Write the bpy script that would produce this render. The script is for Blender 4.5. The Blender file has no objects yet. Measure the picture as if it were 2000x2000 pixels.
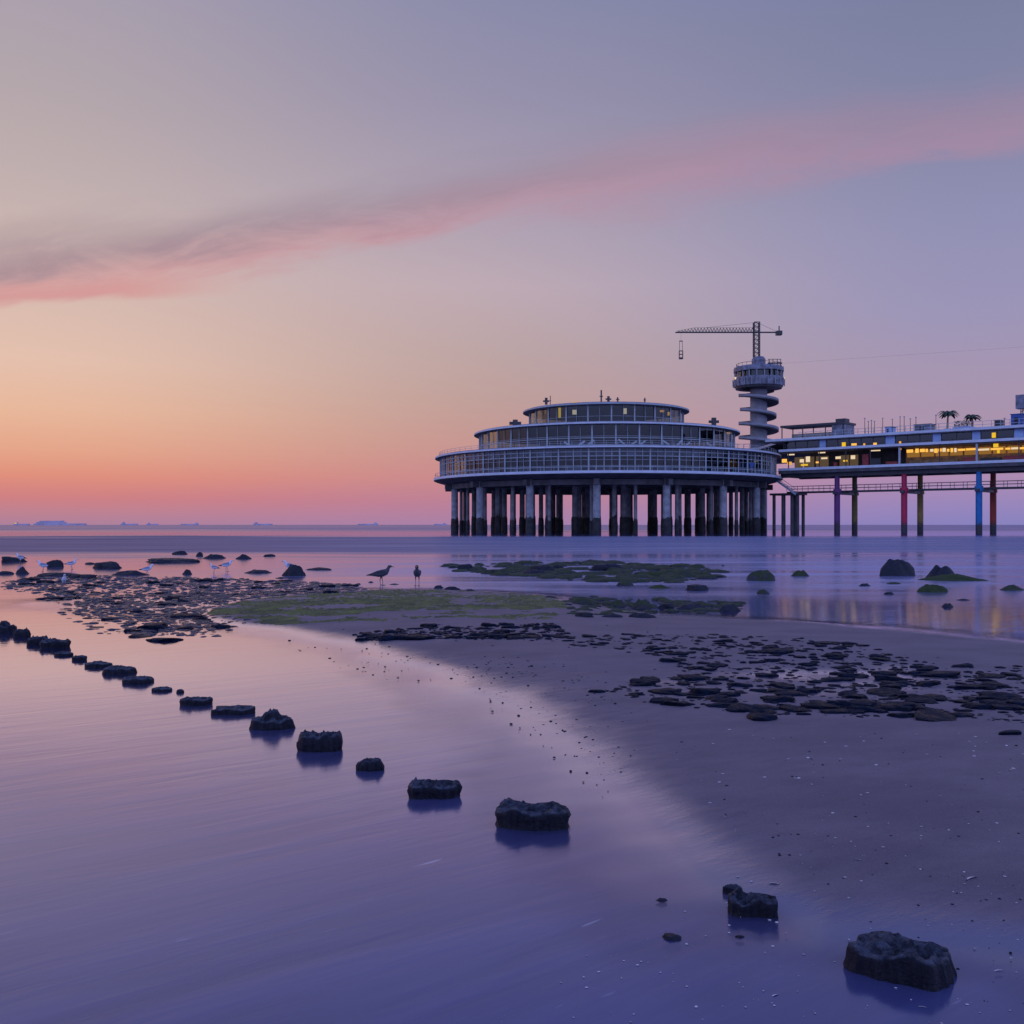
import bpy, bmesh, math, random
import numpy as np
from mathutils import Vector, Matrix, noise

SC = bpy.context.scene
COL = SC.collection
R = math.radians
F = 2000.0          # focal length in photo pixels
HOR = 1025.0        # horizon row in the photo
CZ = 1.55           # camera height over the calm water

# ------------------------------------------------------------------ camera
cam = bpy.data.objects.new('camera', bpy.data.cameras.new('camera'))
COL.objects.link(cam)
cam.location = (0, 0, CZ)
cam.rotation_euler = (R(90), 0, 0)
cam.data.lens = 36; cam.data.sensor_width = 36
cam.data.shift_y = 0.0125
cam.data.clip_start = 0.05; cam.data.clip_end = 80000
SC.camera = cam
SC.render.engine = 'CYCLES'
SC.view_settings.view_transform = 'Standard'
SC.view_settings.look = 'None'
SC.view_settings.exposure = 0.0
SC.view_settings.gamma = 1.0

def lin(c):
    return tuple((v/255/12.92) if v/255 <= 0.04045 else ((v/255+0.055)/1.055)**2.4 for v in c)

# ------------------------------------------------------------------ node helper
class NT:
    def __init__(s, tree): s.t = tree; s.n = tree.nodes; s.l = tree.links
    def put(s, sock, v):
        if isinstance(v, bpy.types.NodeSocket): s.l.new(v, sock)
        elif isinstance(v, (tuple, list)):
            v = tuple(v)
            if len(sock.default_value) == 4 and len(v) == 3: v = v+(1,)
            sock.default_value = v
        else: sock.default_value = v
    def m(s, op, a, b=0.0, c=0.0, clamp=False):
        n = s.n.new('ShaderNodeMath'); n.operation = op; n.use_clamp = clamp
        s.put(n.inputs[0], a); s.put(n.inputs[1], b); s.put(n.inputs[2], c)
        return n.outputs[0]
    def sm(s, x, a, b, lo=0.0, hi=1.0):          # smooth step of x from a to b
        n = s.n.new('ShaderNodeMapRange'); n.interpolation_type = 'SMOOTHSTEP'
        s.put(n.inputs['Value'], x); s.put(n.inputs['From Min'], a); s.put(n.inputs['From Max'], b)
        s.put(n.inputs['To Min'], lo); s.put(n.inputs['To Max'], hi)
        return n.outputs['Result']
    def mix(s, f, a, b):
        n = s.n.new('ShaderNodeMix'); n.data_type = 'RGBA'
        s.put(n.inputs['Factor'], f); s.put(n.inputs[6], a); s.put(n.inputs[7], b)
        return n.outputs[2]
    def addc(s, a, b):
        n = s.n.new('ShaderNodeMix'); n.data_type = 'RGBA'; n.blend_type = 'ADD'
        n.inputs['Factor'].default_value = 1; s.put(n.inputs[6], a); s.put(n.inputs[7], b)
        return n.outputs[2]
    def ramp(s, f, stops, interp='LINEAR'):
        n = s.n.new('ShaderNodeValToRGB'); cr = n.color_ramp; cr.interpolation = interp
        stops = sorted(stops)
        cr.elements[0].position = stops[0][0]; cr.elements[0].color = tuple(stops[0][1])+(1,)
        cr.elements[1].position = stops[-1][0]; cr.elements[1].color = tuple(stops[-1][1])+(1,)
        for p, c in stops[1:-1]:
            e = cr.elements.new(p); e.color = tuple(c)+(1,)
        s.put(n.inputs[0], f)
        return n.outputs[0]
    def noise(s, vec, scale, detail=3.0, rough=0.55, dist=0.0):
        n = s.n.new('ShaderNodeTexNoise')
        s.put(n.inputs['Vector'], vec); n.inputs['Scale'].default_value = scale
        n.inputs['Detail'].default_value = detail; n.inputs['Roughness'].default_value = rough
        n.inputs['Distortion'].default_value = dist
        return n.outputs['Fac']
    def mapv(s, vec, scale=(1, 1, 1), rot=(0, 0, 0), loc=(0, 0, 0)):
        n = s.n.new('ShaderNodeMapping'); s.put(n.inputs['Vector'], vec)
        n.inputs['Scale'].default_value = scale; n.inputs['Rotation'].default_value = rot
        n.inputs['Location'].default_value = loc
        return n.outputs[0]
    def strk(s, vec, ang, scale):          # turn first, then stretch
        return s.mapv(s.mapv(vec, rot=(0, 0, ang)), scale)
    def sep(s, v):
        n = s.n.new('ShaderNodeSeparateXYZ'); s.put(n.inputs[0], v); return n.outputs
    def comb(s, x, y, z):
        n = s.n.new('ShaderNodeCombineXYZ')
        s.put(n.inputs[0], x); s.put(n.inputs[1], y); s.put(n.inputs[2], z); return n.outputs[0]
    def bump(s, h, strength, dist, normal=None):
        n = s.n.new('ShaderNodeBump'); s.put(n.inputs['Height'], h)
        n.inputs['Strength'].default_value = strength; n.inputs['Distance'].default_value = dist
        if normal is not None: s.l.new(normal, n.inputs['Normal'])
        return n.outputs[0]

# ------------------------------------------------------------------ sky (world)
SUN_AZ = R(-58)      # the sun has just gone down, to the left of the view
W = bpy.data.worlds.new('World'); SC.world = W; W.use_nodes = True
w = NT(W.node_tree); w.n.clear()
out = w.n.new('ShaderNodeOutputWorld'); bg = w.n.new('ShaderNodeBackground')
w.l.new(bg.outputs[0], out.inputs[0])
tc = w.n.new('ShaderNodeTexCoord'); D = tc.outputs['Generated']
dx, dy, dz = w.sep(D)
def skystops(rows, az):
    st = []
    for y, c in rows:
        t = (HOR-y)/F*math.cos(R(az)); st.append((max(0.0, t/math.sqrt(1+t*t)), lin(c)))
    return st
ZEN = [(-1400, (98, 106, 172)), (-4200, (92, 108, 190)), (-60000, (92, 112, 200))]
left_rows = [(1025, (172, 128, 155)), (1000, (190, 130, 145)), (970, (208, 128, 130)), (930, (224, 143, 124)), (880, (229, 165, 138)),
             (800, (232, 184, 156)), (700, (228, 192, 174)), (560, (214, 186, 176)), (400, (197, 178, 176)), (200, (181, 167, 171)),
             (0, (162, 152, 164)), (-300, (138, 134, 164))]+ZEN
mid_rows = [(1025, (168, 128, 168)), (980, (186, 128, 152)), (930, (200, 138, 142)), (860, (196, 150, 146)), (780, (190, 158, 154)),
            (690, (188, 164, 164)), (560, (190, 170, 180)), (400, (172, 160, 178)), (200, (148, 142, 168)), (0, (128, 129, 158)),
            (-300, (112, 116, 164))]+ZEN
right_rows = [(1025, (136, 130, 190)), (990, (150, 134, 188)), (930, (172, 140, 178)), (840, (170, 146, 172)), (740, (166, 149, 177)),
              (600, (155, 149, 184)), (420, (144, 144, 180)), (250, (134, 135, 168)), (0, (116, 121, 152)), (-300, (100, 108, 158))]+ZEN
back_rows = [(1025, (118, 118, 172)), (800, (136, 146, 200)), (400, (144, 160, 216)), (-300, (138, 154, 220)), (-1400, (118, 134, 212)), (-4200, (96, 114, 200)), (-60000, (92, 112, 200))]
def boost(st, k=1.5):                    # the dusk sky behind the camera and overhead is the brighter one
    return [(p_, tuple(min(1.0, v_*(1+(k-1)*min(1, max(0, (p_-0.35)/0.3)))) for v_ in c_)) for p_, c_ in st]
cl = w.ramp(dz, boost(skystops(left_rows, 24))); cm = w.ramp(dz, boost(skystops(mid_rows, 0)))
cr_ = w.ramp(dz, boost(skystops(right_rows, 24)))
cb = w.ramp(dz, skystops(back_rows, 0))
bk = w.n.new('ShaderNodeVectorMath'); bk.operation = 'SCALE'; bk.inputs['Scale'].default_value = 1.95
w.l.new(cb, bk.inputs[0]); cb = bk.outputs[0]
az = w.m('ARCTAN2', dx, dy)
c = w.mix(w.sm(az, R(-27), R(2)), cl, cm)
c = w.mix(w.sm(az, R(-4), R(26)), c, cr_)
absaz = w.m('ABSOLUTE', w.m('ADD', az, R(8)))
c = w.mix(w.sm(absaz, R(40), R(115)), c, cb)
# long pink cloud bank
fy = w.m('MAXIMUM', dy, 0.05)
p = w.m('DIVIDE', dx, fy); q = w.m('DIVIDE', dz, fy)
pv = w.comb(p, q, 0.0)
rot = w.mapv(pv, (1, 1, 1), (0, 0, R(-9)))
n1 = w.noise(w.mapv(rot, (3.2, 11, 1)), 1.0, 4, 0.6, 0.4)
n2 = w.noise(w.mapv(rot, (7, 30, 1), loc=(3, 1, 0)), 1.0, 5, 0.65, 0.6)
qc = w.m('MULTIPLY_ADD', p, 0.150, 0.3085)
qc = w.m('ADD', qc, w.m('MULTIPLY', w.m('SINE', w.m('MULTIPLY', p, 6.0)), 0.010))
v = w.m('SUBTRACT', q, qc)
v = w.m('ADD', v, w.m('MULTIPLY', w.m('SUBTRACT', n1, 0.5), 0.055))
v = w.m('ADD', v, w.m('MULTIPLY', w.m('SUBTRACT', n2, 0.5), 0.040))
thick = w.sm(p, -0.4, 0.35, 0.030, 0.052)
bulge = w.m('MULTIPLY', w.sm(p, -0.05, 0.18), w.m('SUBTRACT', 1.0, w.sm(p, 0.18, 0.42)))
low = w.m('MULTIPLY_ADD', bulge, -0.045, -0.020)
pk = w.m('MULTIPLY', w.sm(v, low, 0.004), w.m('SUBTRACT', 1.0, w.sm(w.m('DIVIDE', v, thick), -0.1, 1.25)))
pk = w.m('MULTIPLY', pk, w.sm(n2, 0.25, 0.6, 0.62, 1.0))
gm = w.m('MULTIPLY', w.sm(v, -0.004, 0.022), w.m('SUBTRACT', 1.0, w.sm(v, 0.022, 0.075)))
gm = w.m('MULTIPLY', gm, w.sm(n2, 0.3, 0.62, 0.45, 1.0))
gm = w.m('MULTIPLY', gm, w.sm(p, -0.32, 0.28, 0.66, 0.16))
front = w.sm(dy, 0.1, 0.4)
pink = w.mix(w.sm(p, -0.5, 0.4), lin((210, 152, 154)), lin((170, 138, 163)))
c = w.mix(w.m('MULTIPLY', w.m('MULTIPLY', pk, w.sm(p, -0.4, 0.1, 0.80, 0.74)), front), c, pink)
c = w.mix(w.m('MULTIPLY', gm, front), c, lin((148, 124, 141)))
# faint second wisp under the bank at the left
v2 = w.m('ADD', w.m('SUBTRACT', q, w.m('MULTIPLY_ADD', p, 0.06, 0.252)), w.m('MULTIPLY', w.m('SUBTRACT', n1, 0.5), 0.05))
wsp = w.m('MULTIPLY', w.sm(v2, -0.012, 0.0), w.m('SUBTRACT', 1.0, w.sm(v2, 0.0, 0.02)))
wsp = w.m('MULTIPLY', wsp, w.m('SUBTRACT', 0.85, w.sm(p, -0.40, -0.24, 0.0, 0.85)))
c = w.mix(w.m('MULTIPLY', wsp, front), c, lin((212, 150, 150)))
sky = w.n.new('ShaderNodeTexSky'); sky.sky_type = 'NISHITA'; sky.sun_disc = False
sky.sun_elevation = R(0.5); sky.sun_rotation = SUN_AZ
sc_ = w.n.new('ShaderNodeVectorMath'); sc_.operation = 'SCALE'; sc_.inputs['Scale'].default_value = 0.0014
w.l.new(sky.outputs[0], sc_.inputs[0])
c = w.addc(c, sc_.outputs[0])
w.l.new(c, bg.inputs[0]); bg.inputs[1].default_value = 1.0

sun = bpy.data.objects.new('sun', bpy.data.lights.new('sun', 'SUN')); COL.objects.link(sun)
sun.data.energy = 0.05; sun.data.angle = R(14); sun.data.color = (1.0, 0.55, 0.36)
sun.rotation_euler = (R(86), 0, R(180)-SUN_AZ-R(0))
sun.rotation_euler = Vector((-math.sin(SUN_AZ), -math.cos(SUN_AZ), -0.08)).to_track_quat('-Z', 'Y').to_euler()

# ------------------------------------------------------------------ object helpers
def tag(o, label=None, cat=None, group=None, kind=None):
    if label: o['label'] = label
    if cat: o['category'] = cat
    if group: o['group'] = group
    if kind: o['kind'] = kind
    return o
def empty(name, loc, rz=0.0):
    o = bpy.data.objects.new(name, None); COL.objects.link(o)
    o.location = loc; o.rotation_euler = (0, 0, rz); o.empty_display_size = 0.3
    return o
def link(name, me, parent=None, loc=None):
    o = bpy.data.objects.new(name, me); COL.objects.link(o)
    if parent: o.parent = parent
    if loc: o.location = loc
    return o
class MB:
    def __init__(s): s.v = []; s.f = []; s.sm = []
    def add(s, v, f, smooth=False):
        b = len(s.v); s.v += [tuple(x) for x in v]; s.f += [tuple(i+b for i in q) for q in f]; s.sm += [smooth]*len(f)
    def box(s, x0, x1, y0, y1, z0, z1):
        s.add([(x0,y0,z0),(x1,y0,z0),(x1,y1,z0),(x0,y1,z0),(x0,y0,z1),(x1,y0,z1),(x1,y1,z1),(x0,y1,z1)],
              [(0,3,2,1),(4,5,6,7),(0,1,5,4),(1,2,6,5),(2,3,7,6),(3,0,4,7)])
    def cyl(s, p0, p1, r0, r1=None, n=12, smooth=True, cap=True):
        r1 = r0 if r1 is None else r1
        p0 = Vector(p0); p1 = Vector(p1); d = (p1-p0).normalized()
        a = d.orthogonal().normalized(); b = d.cross(a)
        vs = []
        for p_, r_ in ((p0, r0), (p1, r1)):
            for k in range(n):
                t = 2*math.pi*k/n; vs.append(p_+a*(r_*math.cos(t))+b*(r_*math.sin(t)))
        s.add(vs, [(k, (k+1) % n, n+(k+1) % n, n+k) for k in range(n)], smooth)
        if cap:
            s.add(vs, [tuple(reversed(range(n))), tuple(range(n, 2*n))])
    def lathe(s, prof, n=64, cx=0.0, cy=0.0, close=True):
        vs = []
        for r_, z in prof:
            for k in range(n):
                t = 2*math.pi*k/n; vs.append((cx+r_*math.sin(t), cy-r_*math.cos(t), z))
        m_ = len(prof); fs = []
        for i in range(m_ if close else m_-1):
            j = (i+1) % m_
            for k in range(n):
                k2 = (k+1) % n
                fs.append((i*n+k, i*n+k2, j*n+k2, j*n+k))
        s.add(vs, fs)
    def bar(s, p0, p1, wd, hd=None):        # square bar
        hd = wd if hd is None else hd
        p0 = Vector(p0); p1 = Vector(p1); d = (p1-p0).normalized()
        up = Vector((0, 0, 1)) if abs(d.z) < 0.95 else Vector((0, 1, 0))
        a = d.cross(up).normalized()*wd/2; b = a.cross(d).normalized()*hd/2
        vs = [p0-a-b, p0+a-b, p0+a+b, p0-a+b, p1-a-b, p1+a-b, p1+a+b, p1-a+b]
        s.add(vs, [(0,3,2,1),(4,5,6,7),(0,1,5,4),(1,2,6,5),(2,3,7,6),(3,0,4,7)])
    def build(s, name, mat, parent=None, loc=None):
        me = bpy.data.meshes.new(name); me.from_pydata(s.v, [], s.f); me.validate()
        if len(me.polygons) == len(s.sm): me.polygons.foreach_set('use_smooth', s.sm)
        bm = bmesh.new(); bm.from_mesh(me); bmesh.ops.recalc_face_normals(bm, faces=bm.faces[:]); bm.to_mesh(me); bm.free()
        if mat: me.materials.append(mat)
        return link(name, me, parent, loc)

# ------------------------------------------------------------------ materials
def newmat(name):
    m_ = bpy.data.materials.new(name); m_.use_nodes = True
    t = NT(m_.node_tree); t.n.clear()
    o = t.n.new('ShaderNodeOutputMaterial'); return m_, t, o
def pbr(name, col, rough=0.6, var=0.25, scale=3.0, bump=0.0, spec=0.5, metal=0.0, bscale=None, bdist=0.02, obj=True):
    m_, t, o = newmat(name)
    b = t.n.new('ShaderNodeBsdfPrincipled'); t.l.new(b.outputs[0], o.inputs[0])
    tcn = t.n.new('ShaderNodeTexCoord'); vec = tcn.outputs['Object']
    n_ = t.noise(vec, scale, 5, 0.62)
    dark = tuple(x*(1-var) for x in col); lite = tuple(min(1, x*(1+var)) for x in col)
    t.l.new(t.mix(t.sm(n_, 0.3, 0.7), dark, lite), b.inputs['Base Color'])
    b.inputs['Roughness'].default_value = rough; b.inputs['Specular IOR Level'].default_value = spec
    b.inputs['Metallic'].default_value = metal
    if bump:
        h_ = t.noise(vec, bscale or scale*3, 6, 0.65)
        t.l.new(t.bump(h_, bump, bdist), b.inputs['Normal'])
    return m_
def emit(name, col, strength):
    m_, t, o = newmat(name)
    e = t.n.new('ShaderNodeEmission'); e.inputs[0].default_value = tuple(col)+(1,); e.inputs[1].default_value = strength
    t.l.new(e.outputs[0], o.inputs[0]); return m_
def glass(name, tint, ior=1.7, rough=0.02):
    m_, t, o = newmat(name)
    tr = t.n.new('ShaderNodeBsdfTransparent'); tr.inputs[0].default_value = tint+(1,)
    gl = t.n.new('ShaderNodeBsdfGlossy'); gl.inputs['Roughness'].default_value = rough
    gl.inputs['Color'].default_value = (0.85, 0.9, 0.95, 1)
    tcn = t.n.new('ShaderNodeTexCoord')
    t.l.new(t.bump(t.noise(tcn.outputs['Object'], 0.6, 2), 0.15, 0.05), gl.inputs['Normal'])
    fr = t.n.new('ShaderNodeLayerWeight'); fr.inputs[0].default_value = 0.5
    f0 = ((ior-1)/(ior+1))**2
    fac = t.m('MULTIPLY_ADD', t.m('POWER', fr.outputs['Facing'], 4.0), 1-f0, f0)
    mx = t.n.new('ShaderNodeMixShader'); t.l.new(fac, mx.inputs[0])
    t.l.new(tr.outputs[0], mx.inputs[1]); t.l.new(gl.outputs[0], mx.inputs[2])
    t.l.new(mx.outputs[0], o.inputs[0]); return m_

M = {}
M['white'] = pbr('white_paint', (0.52, 0.57, 0.62), 0.5, 0.10, 0.6)
M['frame'] = pbr('pale_frame_paint', (0.34, 0.39, 0.42), 0.45, 0.15, 0.8)
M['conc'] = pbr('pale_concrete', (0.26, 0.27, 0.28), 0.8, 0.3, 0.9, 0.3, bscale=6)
M['pileconc'] = pbr('shaded_pile_concrete', (0.17, 0.16, 0.16), 0.85, 0.4, 0.7, 0.3, bscale=5)  # darker copy of the column concrete, with under-deck shade put into it
M['darkconc'] = pbr('dark_concrete', (0.075, 0.07, 0.075), 0.85, 0.35, 0.5, 0.3, bscale=4)  # darker concrete of slabs, beams and ramp
M['mussel'] = pbr('mussel_crust', (0.028, 0.027, 0.028), 0.8, 0.6, 1.2, 0.8, bscale=7, bdist=0.15)
M['dark'] = pbr('dark_metal', (0.035, 0.035, 0.042), 0.5, 0.3, 1.5)
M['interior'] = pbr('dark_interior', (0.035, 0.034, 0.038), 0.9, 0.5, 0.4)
M['roofgrey'] = pbr('roof_felt', (0.16, 0.16, 0.18), 0.9, 0.2, 0.5)
M['brown'] = pbr('brown_panel', (0.26, 0.15, 0.06), 0.7, 0.4, 1.2)
M['bluepanel'] = pbr('blue_panel', (0.30, 0.45, 0.72), 0.4, 0.12, 1.0)
M['blue'] = pbr('blue_box_paint', (0.02, 0.075, 0.28), 0.45, 0.2, 2)
M['towerwhite'] = pbr('tower_concrete', (0.25, 0.25, 0.28), 0.75, 0.18, 0.7, 0.2)
M['tower_panel'] = pbr('tower_panel', (0.15, 0.16, 0.20), 0.5, 0.55, 1.1)
M['glass1'] = glass('pavilion_glass', (0.34, 0.40, 0.44), 1.6)
M['spandrel'] = pbr('blue_grey_spandrel', (0.055, 0.070, 0.095), 0.25, 0.5, 0.35, spec=0.6)
M['glass2'] = glass('dark_glass', (0.18, 0.18, 0.20), 1.7)
M['ship'] = pbr('hazed_ship_paint', (0.50, 0.42, 0.50), 0.7, 0.15, 0.05)  # distance haze is mixed into this pale lilac paint
M['amber'] = emit('amber_lamp', (1.0, 0.50, 0.09), 1.15)
M['yellow'] = emit('yellow_lamp', (1.0, 0.60, 0.04), 0.85)
M['warmwhite'] = emit('warm_white_lamp', (1.0, 0.76, 0.50), 0.85)
M['orange'] = emit('orange_lamp', (1.0, 0.48, 0.10), 0.8)
M['red'] = pbr('red_paint', (0.30, 0.03, 0.03), 0.5, 0.2, 2)
def leg(name, c, dark=(0.03, 0.03, 0.035)):
    m_, t, o = newmat(name)
    b = t.n.new('ShaderNodeBsdfPrincipled'); t.l.new(b.outputs[0], o.inputs[0])
    tcn = t.n.new('ShaderNodeTexCoord'); xyz = t.sep(tcn.outputs['Object'])
    n_ = t.noise(tcn.outputs['Object'], 1.2, 5, 0.6)
    z_ = t.m('ADD', xyz[2], t.m('MULTIPLY', n_, 1.6))
    cc = t.mix(t.sm(n_, 0.3, 0.7), tuple(x*0.8 for x in c), c)
    t.l.new(t.mix(t.sm(z_, 2.0, 3.4), dark, cc), b.inputs['Base Color'])   # weed line left by the tide
    b.inputs['Roughness'].default_value = 0.6; return m_
M['leg_purple'] = leg('purple_pillar', (0.14, 0.035, 0.16)); M['leg_olive'] = leg('olive_pillar', (0.17, 0.14, 0.03))
M['leg_red'] = leg('red_pillar', (0.48, 0.015, 0.07)); M['leg_gold'] = leg('mustard_pillar', (0.30, 0.19, 0.04))
M['leg_blue'] = leg('blue_pillar', (0.012, 0.17, 0.42)); M['leg_rust'] = leg('rust_pillar', (0.36, 0.035, 0.02))
M['palm'] = pbr('palm_leaf', (0.04, 0.06, 0.03), 0.7, 0.3, 4)

# rock: dark wet stone, moss on upward faces where 'moss' > 0
def rock(name, col, moss, rough=0.42, spec=0.5, bd=0.02, tint=(0.8, 0.85, 1.0)):
    m_, t, o = newmat(name)
    b = t.n.new('ShaderNodeBsdfPrincipled'); t.l.new(b.outputs[0], o.inputs[0])
    tcn = t.n.new('ShaderNodeTexCoord'); geo = t.n.new('ShaderNodeNewGeometry')
    pos = geo.outputs['Position']
    n_ = t.noise(pos, 9, 6, 0.65); n3 = t.noise(pos, 2.2, 4, 0.6)
    base = t.mix(t.sm(n_, 0.32, 0.68), tuple(x*0.5 for x in col), tuple(x*1.5 for x in col))
    if moss:
        up = t.sep(geo.outputs['Normal'])[2]
        mk = t.m('MULTIPLY', t.sm(t.m('ADD', up, t.m('MULTIPLY', n3, 0.9)), 0.75, 1.15), moss)
        g = t.mix(n_, (0.010, 0.018, 0.004), (0.050, 0.072, 0.012))
        base = t.mix(mk, base, g)
        r_ = t.m('ADD', rough, t.m('MULTIPLY', mk, 0.4)); t.l.new(r_, b.inputs['Roughness'])
    else:
        t.l.new(t.sm(n_, 0.3, 0.7, rough-0.12, rough+0.2), b.inputs['Roughness'])
    t.l.new(base, b.inputs['Base Color']); b.inputs['Specular IOR Level'].default_value = spec
    b.inputs['Specular Tint'].default_value = tint+(1,)
    h_ = t.m('ADD', t.noise(pos, 28, 6, 0.7), t.m('MULTIPLY', t.noise(pos, 7, 4, 0.6), 1.2))
    t.l.new(t.bump(h_, 0.9, bd), b.inputs['Normal'])
    return m_
M['rock'] = rock('wet_rock', (0.012, 0.013, 0.018), 0.0, 0.5, 0.3)
M['mossrock'] = rock('mossy_rock', (0.022, 0.021, 0.018), 0.8, 0.55)
M['greenrock'] = rock('green_rock', (0.022, 0.024, 0.015), 1.0, 0.6)
M['slate'] = rock('flat_wet_stone', (0.006, 0.011, 0.022), 0.0, 0.45, 0.09, 0.06, (0.40, 0.52, 1.0))
M['slate2'] = rock('small_wet_stone', (0.016, 0.020, 0.030), 0.0, 0.28, 0.6, 0.03, (0.7, 0.78, 1.0))
M['pebble'] = rock('pale_pebble', (0.11, 0.10, 0.11), 0.0, 0.35)
M['shell'] = pbr('shell_white', (0.62, 0.58, 0.56), 0.4, 0.2, 6)
M['shell2'] = pbr('dull_shell', (0.46, 0.42, 0.42), 0.45, 0.5, 9)
M['algae'] = pbr('green_algae', (0.082, 0.090, 0.009), 0.7, 0.5, 3, 0.3)
def stumpmat():
    m_, t, o = newmat('weathered_stump')
    b = t.n.new('ShaderNodeBsdfPrincipled'); t.l.new(b.outputs[0], o.inputs[0])
    tcn = t.n.new('ShaderNodeTexCoord'); ob = tcn.outputs['Object']
    geo = t.n.new('ShaderNodeNewGeometry')
    g = t.noise(t.mapv(ob, (42, 42, 5)), 1.0, 5, 0.65, 0.3)      # grain runs down the sides
    n_ = t.noise(ob, 16, 6, 0.7)
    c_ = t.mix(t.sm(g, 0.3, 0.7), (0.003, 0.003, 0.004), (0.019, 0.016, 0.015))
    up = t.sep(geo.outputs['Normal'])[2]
    top = t.mix(t.sm(n_, 0.35, 0.65), (0.006, 0.008, 0.010), (0.085, 0.095, 0.115))  # wet highlights on the tops are put in as paler colour
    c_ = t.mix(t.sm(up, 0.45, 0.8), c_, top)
    t.l.new(c_, b.inputs['Base Color']); b.inputs['Roughness'].default_value = 0.5; b.inputs['Specular IOR Level'].default_value = 0.3
    b.inputs['Specular Tint'].default_value = (0.6, 0.7, 1.0, 1)
    h_ = t.m('ADD', t.m('MULTIPLY', g, 0.6), n_)
    t.l.new(t.bump(h_, 1.0, 0.035), b.inputs['Normal'])
    return m_
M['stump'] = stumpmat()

# ------------------------------------------------------------------ beach shape
def gp(px, py, z=0.0):
    Y = F*(CZ-z)/(py-HOR); return ((px-1000)/F*Y, Y)
LAND_PX = [(540,1228),(455,1222),(400,1205),(420,1182),(520,1166),(700,1152),(850,1152),(1000,1158),(1090,1166),(1180,1188),
           (1300,1203),(1450,1209),(1600,1217),(1800,1233),(2000,1254),(2400,1300),(3200,1400),(4200,1700),(4200,2600),(2900,2600),
           (2350,1990),(2120,1885),(1960,1862),(1830,1846),(1700,1838),(1610,1842),(1545,1818),(1450,1765),(1355,1692),(1255,1596),(1165,1508),(1085,1434),(990,1380),(870,1318),(700,1258)]
LAND = np.array([gp(*q) for q in LAND_PX])
def sdist(X, Y):                       # positive inside the land outline
    d2 = np.full(X.shape, 1e18); ins = np.zeros(X.shape, bool)
    n = len(LAND)
    for i in range(n):
        ax, ay = LAND[i]; bx, by = LAND[(i+1) % n]
        ex, ey = bx-ax, by-ay
        t = np.clip(((X-ax)*ex+(Y-ay)*ey)/(ex*ex+ey*ey), 0, 1)
        d2 = np.minimum(d2, (X-ax-t*ex)**2+(Y-ay-t*ey)**2)
        cnd = ((ay > Y) != (by > Y))
        with np.errstate(divide='ignore', invalid='ignore'):
            xx = ax+(Y-ay)*ex/(ey if ey != 0 else 1e-9)
        ins ^= (cnd & (X < xx))
    d = np.sqrt(d2); return np.where(ins, d, -d)
def wav(X, Y, s, seed):                # cheap smooth noise
    a = 0
    rnd = random.Random(seed)
    for k in range(6):
        th = rnd.uniform(0, 6.28); f = s*rnd.uniform(0.6, 1.7); ph = rnd.uniform(0, 6.28)
        a = a+np.sin((X*math.cos(th)+Y*math.sin(th))*f+ph)
    return a/6
def height(X, Y):
    X = np.asarray(X, float); Y = np.asarray(Y, float)
    sd = sdist(X, Y)+0.10*wav(X, Y, 2.2, 3)*np.clip(Y/8, 0.4, 2.0)
    inn = 0.095*(1-np.exp(-np.maximum(sd, 0)/1.1))
    outn = -0.07*(1-np.exp(-np.maximum(-sd, 0)/2.2))
    h = np.where(sd > 0, inn, outn)
    mx, my = gp(760, 1190)
    h = h+np.where(sd > 0, 0.11*np.exp(-((X-mx)/3.2)**2-((Y-my)/2.6)**2)*np.clip(sd/0.8, 0, 1), 0)
    # stony shoal at the left, just awash
    sx, sy = gp(250, 1175)
    sh = np.exp(-((X-sx)/5.2)**2-((Y-sy)/4.0)**2)
    h = np.where(sd < 0, h*(1-0.85*sh)+0.004*sh, h)
    qx, qy = gp(1640, 1330); pt_ = np.exp(-(((X-qx)-0.30*(Y-qy))/2.9)**2-((Y-qy)/2.1)**2)
    h = np.where(sd > 0.15, h*(1-0.80*pt_)+pt_*(-0.001+0.022*wav(X, Y, 6.0, 21)), h)
    h = h+0.006*wav(X, Y, 3.5, 11)+0.003*wav(X, Y, 11, 12)
    for (ex_, ey_, er_, ed_) in ((1.30, 3.40, 0.33, 0.022), (0.98, 4.02, 0.22, 0.014)):      # scour round the two nearest stumps
        h = h-ed_*np.exp(-((X-ex_)/(er_*1.5))**2-((Y-ey_)/er_)**2)
    far = np.clip((Y-34)/60, 0, 1)
    return h*(1-far)-far*1.2-np.clip((Y-100)/100, 0, 1)*2
def h1(x, y): return float(height(np.array([x]), np.array([y]))[0])
def ground(px, py, off=0.0):           # point of the beach (or the water) seen at a photo position
    z = 0.0
    for _ in range(6):
        x, y = gp(px, py, z); z = max(0.0, h1(x, y))
    return Vector((x, y, z+off))

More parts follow.
